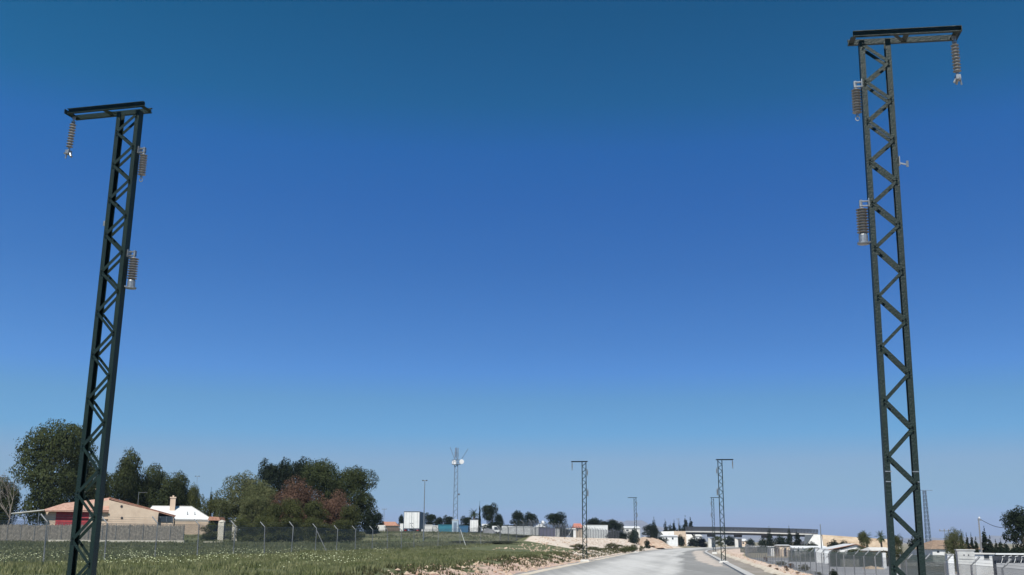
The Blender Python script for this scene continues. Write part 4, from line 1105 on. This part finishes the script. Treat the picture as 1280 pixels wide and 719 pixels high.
# small shelter
Yd = 215; c = X(714, Yd); zb = gh(c, Yd)
t = thing('small_shelter', 'tiny white roofed shelter with slanting prop left of the first far mast', 'shelter', (c, Yd, zb))
w = X(720, Yd)-c; h = Z(714, 660.5, Yd)-zb
MB().box(-w, w, 0, 2.4, h-.15, h).build('roof', M['white'], t)
MB().box(w-.5, w, .2, 2.2, 0, h-.152).build('side_wall', M['offwhite'], t)
MB().beam((-w+.2, .2, 0), (.2, .2, h-.16), .14, .1).build('prop', M['white'], t)
# pink building
def simple_house(nm, lab, px0, px1, ywall, yridge, Yd, depth, mw, mr, hip=.25, door=None, windows=(), over=.3, zoff=0, cat='house'):
    c = X((px0+px1)/2, Yd); zb = gh(c, Yd)-.2+zoff; w = (X(px1, Yd)-X(px0, Yd))/2
    t = thing(nm, lab, cat, (c, Yd, zb)); h0 = Z((px0+px1)/2, ywall, Yd)-zb; h1 = Z((px0+px1)/2, yridge, Yd)-zb
    MB().box(-w+over*.6, w-over*.6, 0, depth, 0, h0).build('wall', mw, t)
    b = MB(); k = w*(1-hip)
    b.v = [(-w-over*.3, -over, h0+.003), (w+over*.3, -over, h0+.003), (w+over*.3, depth+over, h0+.003), (-w-over*.3, depth+over, h0+.003), (-k, depth/2, h1), (k, depth/2, h1)]
    b.f = [(0,1,5,4),(1,2,5),(2,3,4,5),(3,0,4),(0,3,2,1)]; b.build('roof', mr, t)
    for (a, e, yt, yb) in windows:
        q = MB(); q.box(X(a, Yd)-c, X(e, Yd)-c, -.02, -.003, Z(a, yb, Yd)-zb, Z(a, yt, Yd)-zb); wi = q.build('window', M['glass'], t)
    if door:
        a, e, yt = door; MB().box(X(a, Yd)-c, X(e, Yd)-c, -.03, -.003, 0, Z(a, yt, Yd)-zb).build('door', M['darkm'], t)
    return t
M['pinkr'] = mat('pink_roof_tile', (.42,.15,.11), c2=(.50,.22,.16), scale=.8)
simple_house('pink_roof_house', 'salmon roofed building left of the white box trailer', 717, 729, 660, 654, 262, 8, M['cream'], M['pinkr'], windows=((721, 723, 661.5, 664),))
simple_house('flat_pale_building', 'pale grey green flat building behind the small distant left mast', 779, 801, 660.5, 657.5, 420, 9, M['conc'], M['offwhite'], hip=.05, zoff=.5, windows=((783, 786, 662, 664), (790, 793, 662, 664)))
# ------------------------------------------------------------------ telecom tower
Yd = 202; x = X(568.7, Yd); z = gh(x, Yd)
t = thing('telecom_tower', 'slender grey lattice telecom tower with dishes and slanted whip antennas', 'telecom tower', (x, Yd, z))
H = Z(571, 565, Yd)-z; b = MB(); 
def wd(h): return .42-.16*h/H
for sx in (-1, 1):
    for sy in (-1, 1): b.beam((sx*wd(0), sy*wd(0), 0), (sx*wd(H), sy*wd(H), H), .11, .11)
b.build('legs', M['tower'], t)
b = MB(); n = 26
for k in range(n):
    h0, h1 = H*k/n, H*(k+1)/n; s = 1 if k % 2 else -1
    for f in (-1, 1):
        b.beam((-s*wd(h0), f*wd(h0), h0), (s*wd(h1), f*wd(h1), h1), .085, .06); b.beam((f*wd(h0), -s*wd(h0), h0), (f*wd(h1), s*wd(h1), h1), .085, .06)
b.build('bracing', M['tower'], t)
b = MB(); hp = Z(571, 581, Yd)-z
b.lathe([(.8, hp), (.8, hp+.05), (.2, hp+.06)], (0, 0), 16); b.tube([(-.9, 0, hp+.4), (.9, 0, hp+.4)], .04, 5)
for k in range(8):
    a = k*math.pi/4; b.tube([(.78*math.cos(a), .78*math.sin(a), hp), (.78*math.cos(a), .78*math.sin(a), hp+.9)], .025, 4)
b.tube([(.78*math.cos(k*math.pi/8), .78*math.sin(k*math.pi/8), hp+.9) for k in range(17)], .025, 4)
b.build('platform', M['tower'], t)
for px, py in ((566.3, 578.5), (575.7, 577.5)):
    p = Vector((X(px, Yd)-x, -.3, Z(px, py, Yd)-z)); m4 = Matrix.Translation(p) @ Matrix.Rotation(R(90), 4, 'X')
    MB().lathe([(.1, -.2), (.42, -.08), (.45, .1), (.40, .12)], (0, 0), 14, m4).build('dish', M['offwhite'], t)
for (pa, pb) in (((567, 575), (560.5, 559)), ((575.5, 574), (583.5, 561))):
    q0 = Vector((X(pa[0], Yd)-x, 0, Z(*pa, Yd)-z)); q1 = Vector((X(pb[0], Yd)-x, 0, Z(*pb, Yd)-z))
    MB().tube([q0, q1], .05, 5).build('whip_antenna', M['tower'], t)
b = MB(); h1 = Z(571, 560, Yd)-z
for k in range(3):
    a = k*2.09; b.box(.28*math.cos(a)-.1, .28*math.cos(a)+.1, .28*math.sin(a)-.06, .28*math.sin(a)+.06, H-.9, h1)
b.tube([(0, 0, H-1.2), (0, 0, h1+.1)], .05, 6); b.build('panel_antennas', M['tower'], t)
b = MB(); hh = Z(573, 618, Yd)-z; b.box(.3, .75, -.15, .15, hh-.15, hh+.15); b.build('equipment_box', M['greyp'], t)
x2 = X(568.6, 197); z2 = gh(x2, 197)
t = thing('equipment_cabin', 'pale blue grey equipment cabin at the foot of the telecom tower', 'cabin', (x2, 197, z2-.1))
w = 3.9*197/1377; h = Z(568, 650.5, 197)-z2+.1
MB().box(-w, w, 0, 1.6, 0, h).build('body', M['cabin'], t); MB().box(-w-.06, w+.06, -.06, 1.66, h, h+.1).build('lid', M['offwhite'], t); MB().box(-w*.5, w*.5, -.03, -.004, .2, h*.85).build('door', M['tower'], t)

# distant lattice tower on the right
Yd = 215; x = X(1160.6, Yd); z = gh(x, Yd)
t = thing('lattice_pylon', 'distant grey lattice pylon with narrow top bar just right of the big right mast', 'pylon', (x, Yd, z))
H = Z(1159, 613, Yd)-z; b = MB()
def wd(h): return .46-.22*h/H
for sx in (-1, 1):
    for sy in (-1, 1): b.beam((sx*wd(0), sy*wd(0), 0), (sx*wd(H), sy*wd(H), H), .09, .09)
b.build('legs', M['tower'], t); b = MB(); n = 17
for k in range(n):
    h0, h1 = H*k/n, H*(k+1)/n
    for s in (-1, 1):
        for f in (-1, 1): b.beam((-s*wd(h0), f*wd(h0), h0), (s*wd(h1), f*wd(h1), h1), .085, .06); b.beam((f*wd(h0), -s*wd(h0), h0), (f*wd(h1), s*wd(h1), h1), .085, .06)
b.build('bracing', M['tower'], t)
MB().beam((-1.0, 0, H), (1.6, 0, H), .1, .1).build('top_bar', M['tower'], t)

# ------------------------------------------------------------------ bridge
def bridge():
    Yd = 400
    L0 = at(858, 668.5, 395); R1_ = at(1019, 671, 345)
    # deck runs from L0 to R1_, top profile slightly arched
    x0, y0, x1, y1 = X(858, 388), 388, X(1016, 366), 366
    c = Vector(((x0+x1)/2, (y0+y1)/2, 0)); t = thing('road_bridge', 'dark slab bridge on piers crossing over the end of the road', 'bridge', c)
    n = 40; dirx = Vector((x1-x0, y1-y0, 0)); Ld = dirx.length; dirx.normalize(); nr = Vector((-dirx.y, dirx.x, 0))
    if nr.y < 0: nr = -nr
    def zt(f):
        px = 858+(1019-858)*f; yy = y0+(y1-y0)*f
        return Z(px, 663.9+3.4*f**1.4-.2*math.sin(math.pi*f), yy)
    def P3(f, off, z): p = Vector((x0, y0, 0)).lerp(Vector((x1, y1, 0)), f)-c; q = p+nr*off; return (q.x, q.y, z)
    def ext(name, prof, m, par):
        b = MB(); k = len(prof)
        for i in range(n+1):
            f = i/n
            for off, dz in prof: b.v.append(P3(f, off, zt(f)+dz))
        for i in range(n):
            for j in range(k): a = i*k+j; e = i*k+(j+1) % k; b.f.append((a, a+k, e+k, e))
        b.f.append(tuple(range(k))); b.f.append(tuple(range(n*k+k-1, n*k-1, -1)))
        return b.build(name, m, par)
    ext('deck', [(-.6, -.05), (-.6, -.40), (.5, -.44), (6.5, -.44), (7.4, -.40), (7.4, -.05)], M['conc'], t)
    ext('girder', [(-.2, -.445), (.2, -1.1), (6.4, -1.1), (6.8, -.445)], M['girder'], t)
    for off in (-.55, 7.1):
        rl = ext('parapet', [(off, -.045), (off, .35), (off+.25, .35), (off+.25, -.045)], M['girder'], t)
        b = MB()
        for i in range(90):
            f = i/89; p = Vector(P3(f, off+.12, zt(f))); b.box(p.x-.13, p.x+.13, p.y-.05, p.y+.05, p.z+.34, p.z+1.45)
        for dz in (.55, .78, 1.0, 1.22, 1.45):
            for i in range(n): b.beam(P3(i/n, off+.12, zt(i/n)+dz), P3((i+1)/n, off+.12, zt((i+1)/n)+dz), .06, .15)
        b.build('railing', M['rail'], rl)
    for px in (887, 922, 957):
        f = (px-858)/(1019-858)
        for off in (1.5, 5.5):
            p = Vector(P3(f, off, 0)); g0 = -1.2
            b = MB(); b.box(p.x-.55, p.x+.55, p.y-.5, p.y+.5, g0, zt(f)-2.3); pr = b.build('pier', M['conc'], t)
        b = MB(); a = Vector(P3(f, .9, zt(f)-1.5)); e = Vector(P3(f, 6.1, zt(f)-1.5)); b.beam(a, e, 1.3, .85); b.build('pier_cap', M['girder'], t)
    # inclined strut
    b = MB()
    for off in (1.5, 5.5):
        b.beam(P3(.985, off, zt(.985)-1.5), P3(.875, off, zt(.9)-4.0), 1.0, .7)
    b.build('inclined_strut', M['girder'], t)
    return c, P3, zt
c_, P3, zt = bridge()
# abutments / embankments
Yd = 350; a = at(1019, 668, 352)
def emb(name, label, outline_top, outline_bot, Yd, depth, m, cat, kind=None):
    """earth body: crest line and foot line given in photo pixels, crest set back by depth"""
    b = MB(); n = len(outline_top); cx = X(outline_top[0][0], Yd)
    for (px, py), (qx, qy) in zip(outline_top, outline_bot):
        T = at(px, py, Yd+depth); B = Vector((X(qx, Yd), Yd, 0)); B.z = gh(B.x, Yd)-.4
        BK = Vector((T.x, T.y+10, T.z)); E = Vector((T.x+1, T.y+18, B.z))
        rows = 7
        for k in range(rows+1):
            p = B.lerp(T, k/rows); 
            if 0 < k < rows: p.z += nz(p.x*.35, p.y*.35, k)*.5*(kind is None); p.y += nz(p.x*.5, k)*.6*(kind is None)
            b.v.append(tuple(p))
        b.v.append(tuple(BK)); b.v.append(tuple(E))
    r = 10
    for i in range(n-1):
        for k in range(r-1): q = i*r+k; b.f.append((q, q+r, q+r+1, q+1))
    b.f.append(tuple(range(r))); b.f.append(tuple(range(n*r-1, (n-1)*r-1, -1)))
    return b.build(name, m, smooth=False)
tp = []; bt = []
for i in range(40):
    px = 1028+i*(1120-1028)/39; tp.append((px, 668.5+(px-1028)*.07)); bt.append((px+2, 690))
o = emb('sandy_embankment', '', tp, bt, 330, 10, M['sand'], 'embankment'); tag(o, 'long sandy embankment sloping down right of the bridge', 'embankment')
o = emb('abutment_slope', '', [(1017, 668.5), (1020, 668.3), (1028, 668.6)], [(1000, 690), (1010, 690), (1030, 690)], 330, 12, M['conc'], 'abutment', 'x'); tag(o, 'pale grey concrete abutment slope at the right end of the bridge', 'abutment')
o = emb('abutment_slope', '', [(826, 664.5), (845, 664), (862, 664)], [(840, 684), (858, 684), (874, 684)], 392, 8, M['conc'], 'abutment', 'x'); tag(o, 'pale paved abutment slope at the left end of the bridge', 'abutment')
wall_px('retaining_wall', 'pinkish retaining wall below the conifers left of the bridge', 'wall', 843, 858, 664, 388, .5, M['cream'])
simple_house('low_white_house', 'low white building by the road before the bridge', 827, 848, 670.5, 668.8, 372, 5, M['white'], M['offwhite'], hip=.1, windows=((832, 834, 672, 674.5), (840, 842, 672, 674.5)))
simple_house('far_white_house', 'small white house seen under the left span of the bridge', 866, 878, 670.5, 667.5, 520, 7, M['offwhite'], M['conc'], windows=((870, 872, 672, 675),))
simple_house('far_white_house', 'white house seen under the middle span of the bridge', 893, 915, 675, 673, 500, 7, M['white'], M['offwhite'], windows=((898, 900, 676.5, 679), (906, 908, 676.5, 679)))
simple_house('far_pale_house', 'pale house seen under the right span of the bridge', 925, 935, 676.5, 673.5, 480, 7, M['cream'], M['offwhite'], windows=((928, 930, 678, 680),))
simple_house('pink_hut', 'pale pink hut with dark door behind the right fence', 973, 988, 682, 681, 235, 4, M['cream'], M['offwhite'], hip=.05, door=(979.5, 982.5, 684.5), cat='hut')
simple_house('small_white_hut', 'tiny white hut left of the pink hut behind the fence', 962, 968, 683.5, 682.8, 238, 3, M['white'], M['offwhite'], hip=.05, cat='hut')
simple_house('long_white_shed', 'long white flat roofed shed in front of the bridge abutment', 991, 1036, 685.5, 682.5, 240, 6, M['white'], M['white'], hip=.02, windows=((996, 998.5, 687, 689.5), (1010, 1012.5, 687, 689.5)), cat='shed')
# gabled white house
Yd = 215; c = X(1068, Yd); zb = gh(c, Yd)-.2
t = thing('gabled_white_house', 'white gabled house with thin brown verge left of the palms', 'house', (c, Yd, zb))
P_ = lambda px, py: (X(px, Yd)-c, Z(px, py, Yd)-zb)
MB().prism([P_(1050, 710), P_(1087, 710), P_(1087, 687.5), P_(1070, 681), P_(1048, 688)], 0, 7).build('wall', M['white'], t)
b = MB(); b.prism([P_(1034, 687.6), P_(1069, 680.6), P_(1089, 687.6), P_(1089, 687), P_(1069, 679.8), P_(1034, 686.8)], -.34, 7.4); b.build('roof', M['offwhite'], t)
MB().prism([P_(1034, 687.5), P_(1069, 680.5), P_(1089, 687.5), P_(1089, 687.0), P_(1069, 679.8), P_(1034, 686.9)], -.45, -.345).build('verge', M['tile'], t)
MB().box(X(1058, Yd)-c, X(1062, Yd)-c, -.03, -.003, Z(1060, 692, Yd)-zb, Z(1060, 689.5, Yd)-zb).build('window', M['glass'], t)
simple_house('grey_roof_shed', 'low shed with pale grey mono roof left of the big right mast', 1089, 1116, 688.5, 684.3, 160, 5, M['tan'], M['conc'], hip=.15, windows=((1094, 1097, 690, 693),), cat='shed')
simple_house('brown_roof_house', 'villa with wide brown tiled hipped roof behind the loose green tree', 1163, 1227, 686.5, 675.3, 150, 9, M['offwhite'], M['tileb'], hip=.6, windows=((1170, 1173, 688.5, 691), (1212, 1215, 688.5, 691)))
wall_px('white_gate_pier', 'wide white gate pier at the entrance behind the right fence', 'gate pier', 1018.5, 1027.5, 686.5, 165, .6, M['offwhite'], M['white'])
wall_px('white_gate_pier', 'narrow white wall panel left of the hedge behind the right fence', 'wall', 1029.5, 1037.5, 688.5, 160, .4, M['white'], M['offwhite'])
wall_px('low_concrete_block_wall', 'low pale block wall on the yard beyond the right fence', 'low wall', 1050, 1072, 699, 138, .5, M['conc'])
wall_px('garden_panel', 'pale panel by the shed left of the big right mast', 'panel', 1102, 1106, 691, 130, .3, M['offwhite'])
tag(mound('sand_heap', 1074, 1104, 708, 128, 6, '', M['sand']), 'low heap of yellow sand beyond the right fence', 'sand heap')
wall_px('long_low_wall', 'long low pale wall seen through the big right mast', 'low wall', 1128, 1172, 703.2, 145, .4, M['conc'])
def shade(px0, px1, ytop, Yd, lab):
    c = X((px0+px1)/2, Yd); zb = gh(c, Yd); w = X(px1, Yd)-X(px0, Yd); h = Z((px0+px1)/2, ytop, Yd)-zb
    t = thing('shade_net_fence', lab, 'net fence', (c, Yd, zb)); n = max(2, int(w/2.5))
    b = MB(); b.quad((-w/2, 0, .05), (w/2, 0, .05), (w/2, 0, h), (-w/2, 0, h)); b.uv = [(0, 0), (w, 0), (w, h), (0, h)]; b.build('net', M['shade'], t)
    for k in range(n+1): MB().tube([(-w/2+w*k/n, .05, -.1), (-w/2+w*k/n, .05, h+.1)], .035, 5).build('post', M['post'], t)
shade(985, 1018, 688, 170, 'dark netted fence left of the white gate piers')
shade(1036, 1100, 690, 136, 'dark netted fence along the yard below the gabled house')
shade(1124, 1182, 694, 96, 'dark netted fence seen through and right of the big mast')
shade(925, 962, 684, 300, 'distant netted fence near the road bend')
# white building & gate right
Yd = 74; c = X(1229, Yd); zb = gh(c, Yd)-.1
t = thing('small_white_building', 'small white building with a tiny dark window right of the grey cabinet', 'outbuilding', (c, Yd, zb))
w = (X(1241, Yd)-X(1217, Yd))/2; h = Z(1229, 693, Yd)-zb
MB().box(-w, w, 0, 3, 0, h).build('wall', M['offwhite'], t); MB().box(-w-.08, w+.08, -.1, 3.1, h, h+.08).build('roof', M['conc'], t)
wi = MB().box(X(1228, Yd)-c, X(1234.5, Yd)-c, -.02, -.003, Z(1231, 698.6, Yd)-zb, Z(1231, 693.9, Yd)-zb).build('window', M['glass'], t)
MB().box(X(1228, Yd)-c-.03, X(1234.5, Yd)-c+.03, -.04, -.021, Z(1231, 699.2, Yd)-zb, Z(1231, 698.6, Yd)-zb).build('sill', M['conc'], wi)
Yd = 72; c = X(1262, Yd); zb = gh(c, Yd)
t = thing('yard_railing', 'dark railing with slanting bars and pale top rail at the right edge', 'railing', (c, Yd, zb))
x0, x1 = X(1243, Yd)-c, X(1305, Yd)-c; ht = Z(1262, 693, Yd)-zb; hb = Z(1262, 704, Yd)-zb
MB().box(x0, x1, 0, .12, ht-.03, ht+.07).build('top_rail', M['offwhite'], t)
MB().box(x0, x1, .02, .1, 0, hb).build('base_wall', M['asph'], t)
b = MB(); k = x0
while k < x1-.3:
    b.beam((k, .06, hb), (k+.28, .06, ht-.03), .035, .035); k += .16
b.build('bars', M['rail'], t)
b = MB(); k = x0+.3
while k < x1-.3:
    b.tube([(k, -.02, hb), (k+.12, -.02, hb+(ht-hb)*.5), (k+.1, -.02, ht-.15), (k+.3, -.02, ht-.1)], .02, 5); k += .42
b.build('scroll_bars', M['offwhite'], t)
MB().box(x0, x1, .5, .56, 0, ht-.1).build('backing_sheet', M['rail'], t)
# cabinet
Yd = 50; c = X(1206, Yd); zb = gh(c, Yd)-.3
t = thing('meter_cabinet', 'tall pale grey concrete meter cabinet with two small round vents', 'cabinet', (c, Yd, zb), R(-14))
w = .36; h = Z(1206, 688.2, Yd)-zb
MB().box(-w, w, 0, .62, 0, h).build('body', M['cab'], t)
MB().box(-w-.04, w+.04, -.04, .66, h, h+.05).build('lid', M['cab'], t)
d = MB().box(-w+.05, w-.05, -.02, -.003, .4, h-.42).build('door', M['cab'], t)
MB().box(w-.14, w-.11, -.05, -.021, h-1.2, h-1.05).build('handle', M['galv'], d)
MB().box(-w+.05, w-.05, -.02, -.003, h-.38, h-.04).build('vent_panel', M['cab'], t)
for k in (-.09, .1): MB().lathe([(.03, 0), (.03, .012)], (0, 0), 10, Matrix.Translation((k, -.021, h-.2)) @ Matrix.Rotation(R(90), 4, 'X')).build('vent_hole', M['darkm'], t)
Yd = 60; c = X(1186.5, Yd); zb = gh(c, Yd)-.1
t = thing('meter_cabinet', 'lower plain white cabinet just left of the tall grey one', 'cabinet', (c, Yd, zb), R(-8))
h = Z(1186, 693.5, Yd)-zb
MB().box(-.16, .16, 0, .5, 0, h).build('body', M['offwhite'], t); MB().box(-.19, .19, -.03, .53, h, h+.04).build('lid', M['cab'], t); MB().box(-.12, .12, -.02, -.003, .3, h-.15).build('door', M['white'], t)

# ------------------------------------------------------------------ mountains
def ridge(name, pts, Yd, depth, m):
    b = MB(); rows = 8; n = len(pts)
    for (px, py) in pts:
        T = at(px, py, Yd)
        for k in range(rows+1):
            f = k/rows; z = T.z*math.sin(f*math.pi/2)**1.0
            b.v.append((T.x+nz(px*.1, f*3)*60, Yd-depth*(1-f), (z if k else -20)+nz(px*.2, f*4, 2)*12*(0 < k < rows)))
        b.v.append((T.x, Yd+depth, -20))
    r = rows+2
    for i in range(n-1):
        for k in range(r-1): q = i*r+k; b.f.append((q, q+r, q+r+1, q+1))
    return tag(b.build(name, m, smooth=True), kind='structure')
M['mtn'] = mat('mountain_slope', (.16,.15,.15), c2=(.24,.22,.20), scale=.004)
pts = []
prof = [(560, 672), (700, 668), (745, 655), (757, 650), (770, 650), (778, 653), (786, 650.5), (796, 651.5), (808, 656), (830, 662), (870, 666), (940, 669), (1000, 672), (1120, 674), (1180, 673), (1225, 671), (1240, 669.5), (1252, 670.5), (1268, 674), (1340, 676)]
px = 560
while px < 1340: pts.append((px, lerp(px, prof)+nz(px*.15, 1)*1.2)); px += 3
ridge('mountains', pts, 8000, 1500, M['mtn'])

# ------------------------------------------------------------------ haze
M['haze'] = bpy.data.materials.new('haze_air'); M['haze'].use_nodes = True
nt = M['haze'].node_tree
for n_ in list(nt.nodes):
    if n_.type != 'OUTPUT_MATERIAL': nt.nodes.remove(n_)
pv = nt.nodes.new('ShaderNodeVolumePrincipled'); pv.inputs['Color'].default_value = (.55, .70, 1.0, 1); pv.inputs['Density'].default_value = .00007; pv.inputs['Anisotropy'].default_value = 0
nt.links.new(pv.outputs[0], nt.nodes['Material Output'].inputs['Volume'])
b = MB(); b.box(-9600, 9600+3200, -400, 9700, -25, 260)
HAZE = True
if HAZE: tag(b.build('haze', M['haze']), kind='stuff', label='thin pale blue haze over the whole plain', cat='haze')

# ------------------------------------------------------------------ light
SUN_EL, SUN_AZ = 50.0, 191.0      # azimuth clockwise from +Y (view direction): behind the camera, slightly to the left
sd = bpy.data.lights.new('sun', 'SUN'); sd.energy = 4.6; sd.angle = R(.5); sd.color = (1, .955, .88)
so = bpy.data.objects.new('sun', sd); col.objects.link(so)
dv = Vector((math.sin(R(SUN_AZ))*math.cos(R(SUN_EL)), math.cos(R(SUN_AZ))*math.cos(R(SUN_EL)), math.sin(R(SUN_EL))))
so.rotation_euler = dv.to_track_quat('Z', 'Y').to_euler(); so.location = (0, -20, 60)
w = bpy.data.worlds.new('World'); scene.world = w; w.use_nodes = True
nt = w.node_tree; N = nt.nodes; L = nt.links; bg = N['Background']
sky = N.new('ShaderNodeTexSky'); sky.sky_type = 'NISHITA'; sky.sun_disc = False; sky.sun_elevation = R(SUN_EL); sky.sun_rotation = R(SUN_AZ)
sky.air_density = 1.0; sky.dust_density = .6; sky.ozone_density = 2.0
bg.inputs['Strength'].default_value = .1
SKYTINT = [(0.0165, (0.3346, 0.44, 0.8342)), (0.0222, (0.3119, 0.4442, 0.8269)), (0.0329, (0.2803, 0.4634, 0.7711)), (0.0523, (0.3158, 0.462, 0.6913)), (0.0711, (0.3387, 0.4643, 0.676)), (0.0966, (0.2283, 0.4704, 0.7317)), (0.1258, (0.2133, 0.4444, 0.6823)), (0.1514, (0.1777, 0.41, 0.7645)), (0.1764, (0.1559, 0.3807, 0.7199)), (0.2441, (0.1126, 0.344, 0.6844)), (0.3064, (0.086, 0.3413, 0.7047)), (0.3503, (0.0688, 0.3614, 0.7199)), (0.391, (0.0416, 0.3699, 0.5915)), (0.4601, (0.022, 0.351, 0.53)), (1.0, (0.0198, 0.3159, 0.477))]
#SKYTINT_HERE
if SKYTINT:
    tcn = N.new('ShaderNodeTexCoord'); sx_ = N.new('ShaderNodeSeparateXYZ'); L.new(tcn.outputs['Generated'], sx_.inputs[0])
    rp = N.new('ShaderNodeValToRGB'); e = rp.color_ramp.elements; 
    e[0].position = SKYTINT[0][0]; e[0].color = (*SKYTINT[0][1], 1); e[1].position = SKYTINT[-1][0]; e[1].color = (*SKYTINT[-1][1], 1)
    for p_, c_ in SKYTINT[1:-1]: q_ = e.new(p_); q_.color = (*c_, 1)
    # the sky pales away from the point opposite the sun, as real skies do
    cx_ = N.new('ShaderNodeVectorMath'); cx_.operation = 'MULTIPLY'; cx_.inputs[1].default_value = (1, 1, 0); L.new(tcn.outputs['Generated'], cx_.inputs[0])
    nm_ = N.new('ShaderNodeVectorMath'); nm_.operation = 'NORMALIZE'; L.new(cx_.outputs[0], nm_.inputs[0])
    dt_ = N.new('ShaderNodeVectorMath'); dt_.operation = 'DOT_PRODUCT'; dt_.inputs[1].default_value = (math.sin(R(SUN_AZ-180)), math.cos(R(SUN_AZ-180)), 0); L.new(nm_.outputs[0], dt_.inputs[0])
    def MM(op, a, b):
        n = N.new('ShaderNodeMath'); n.operation = op
        for q, v in enumerate((a, b)):
            if isinstance(v, (int, float)): n.inputs[q].default_value = v
            else: L.new(v, n.inputs[q])
        return n.outputs[0]
    off_ = MM('MINIMUM', MM('SUBTRACT', 1.0, dt_.outputs['Value']), .25)
    up_ = MM('MAXIMUM', MM('MINIMUM', MM('MULTIPLY', MM('SUBTRACT', sx_.outputs[2], .03), 7.0), 1.0), 0.0)
    wt_ = MM('MULTIPLY', off_, up_)
    pal = N.new('ShaderNodeVectorMath'); pal.operation = 'MULTIPLY_ADD'; pal.inputs[1].default_value = (2.1, 1.35, .85); pal.inputs[2].default_value = (1, 1, 1)
    cv_ = N.new('ShaderNodeCombineXYZ'); [L.new(wt_, cv_.inputs[q]) for q in range(3)]; L.new(cv_.outputs[0], pal.inputs[0])
    L.new(sx_.outputs[2], rp.inputs['Fac'])
    mul = N.new('ShaderNodeVectorMath'); mul.operation = 'MULTIPLY'; L.new(sky.outputs[0], mul.inputs[0]); L.new(rp.outputs['Color'], mul.inputs[1])
    mu2 = N.new('ShaderNodeVectorMath'); mu2.operation = 'MULTIPLY'; L.new(mul.outputs[0], mu2.inputs[0]); L.new(pal.outputs[0], mu2.inputs[1])
    L.new(mu2.outputs[0], bg.inputs['Color'])
else: L.new(sky.outputs[0], bg.inputs['Color'])
vs = scene.view_settings; vs.view_transform = 'Standard'; vs.look = 'None'; vs.gamma = 1; vs.exposure = 0.3; vs.use_curve_mapping = False
scene.cycles.volume_bounces = 1
scene.cycles.transparent_max_bounces = 24
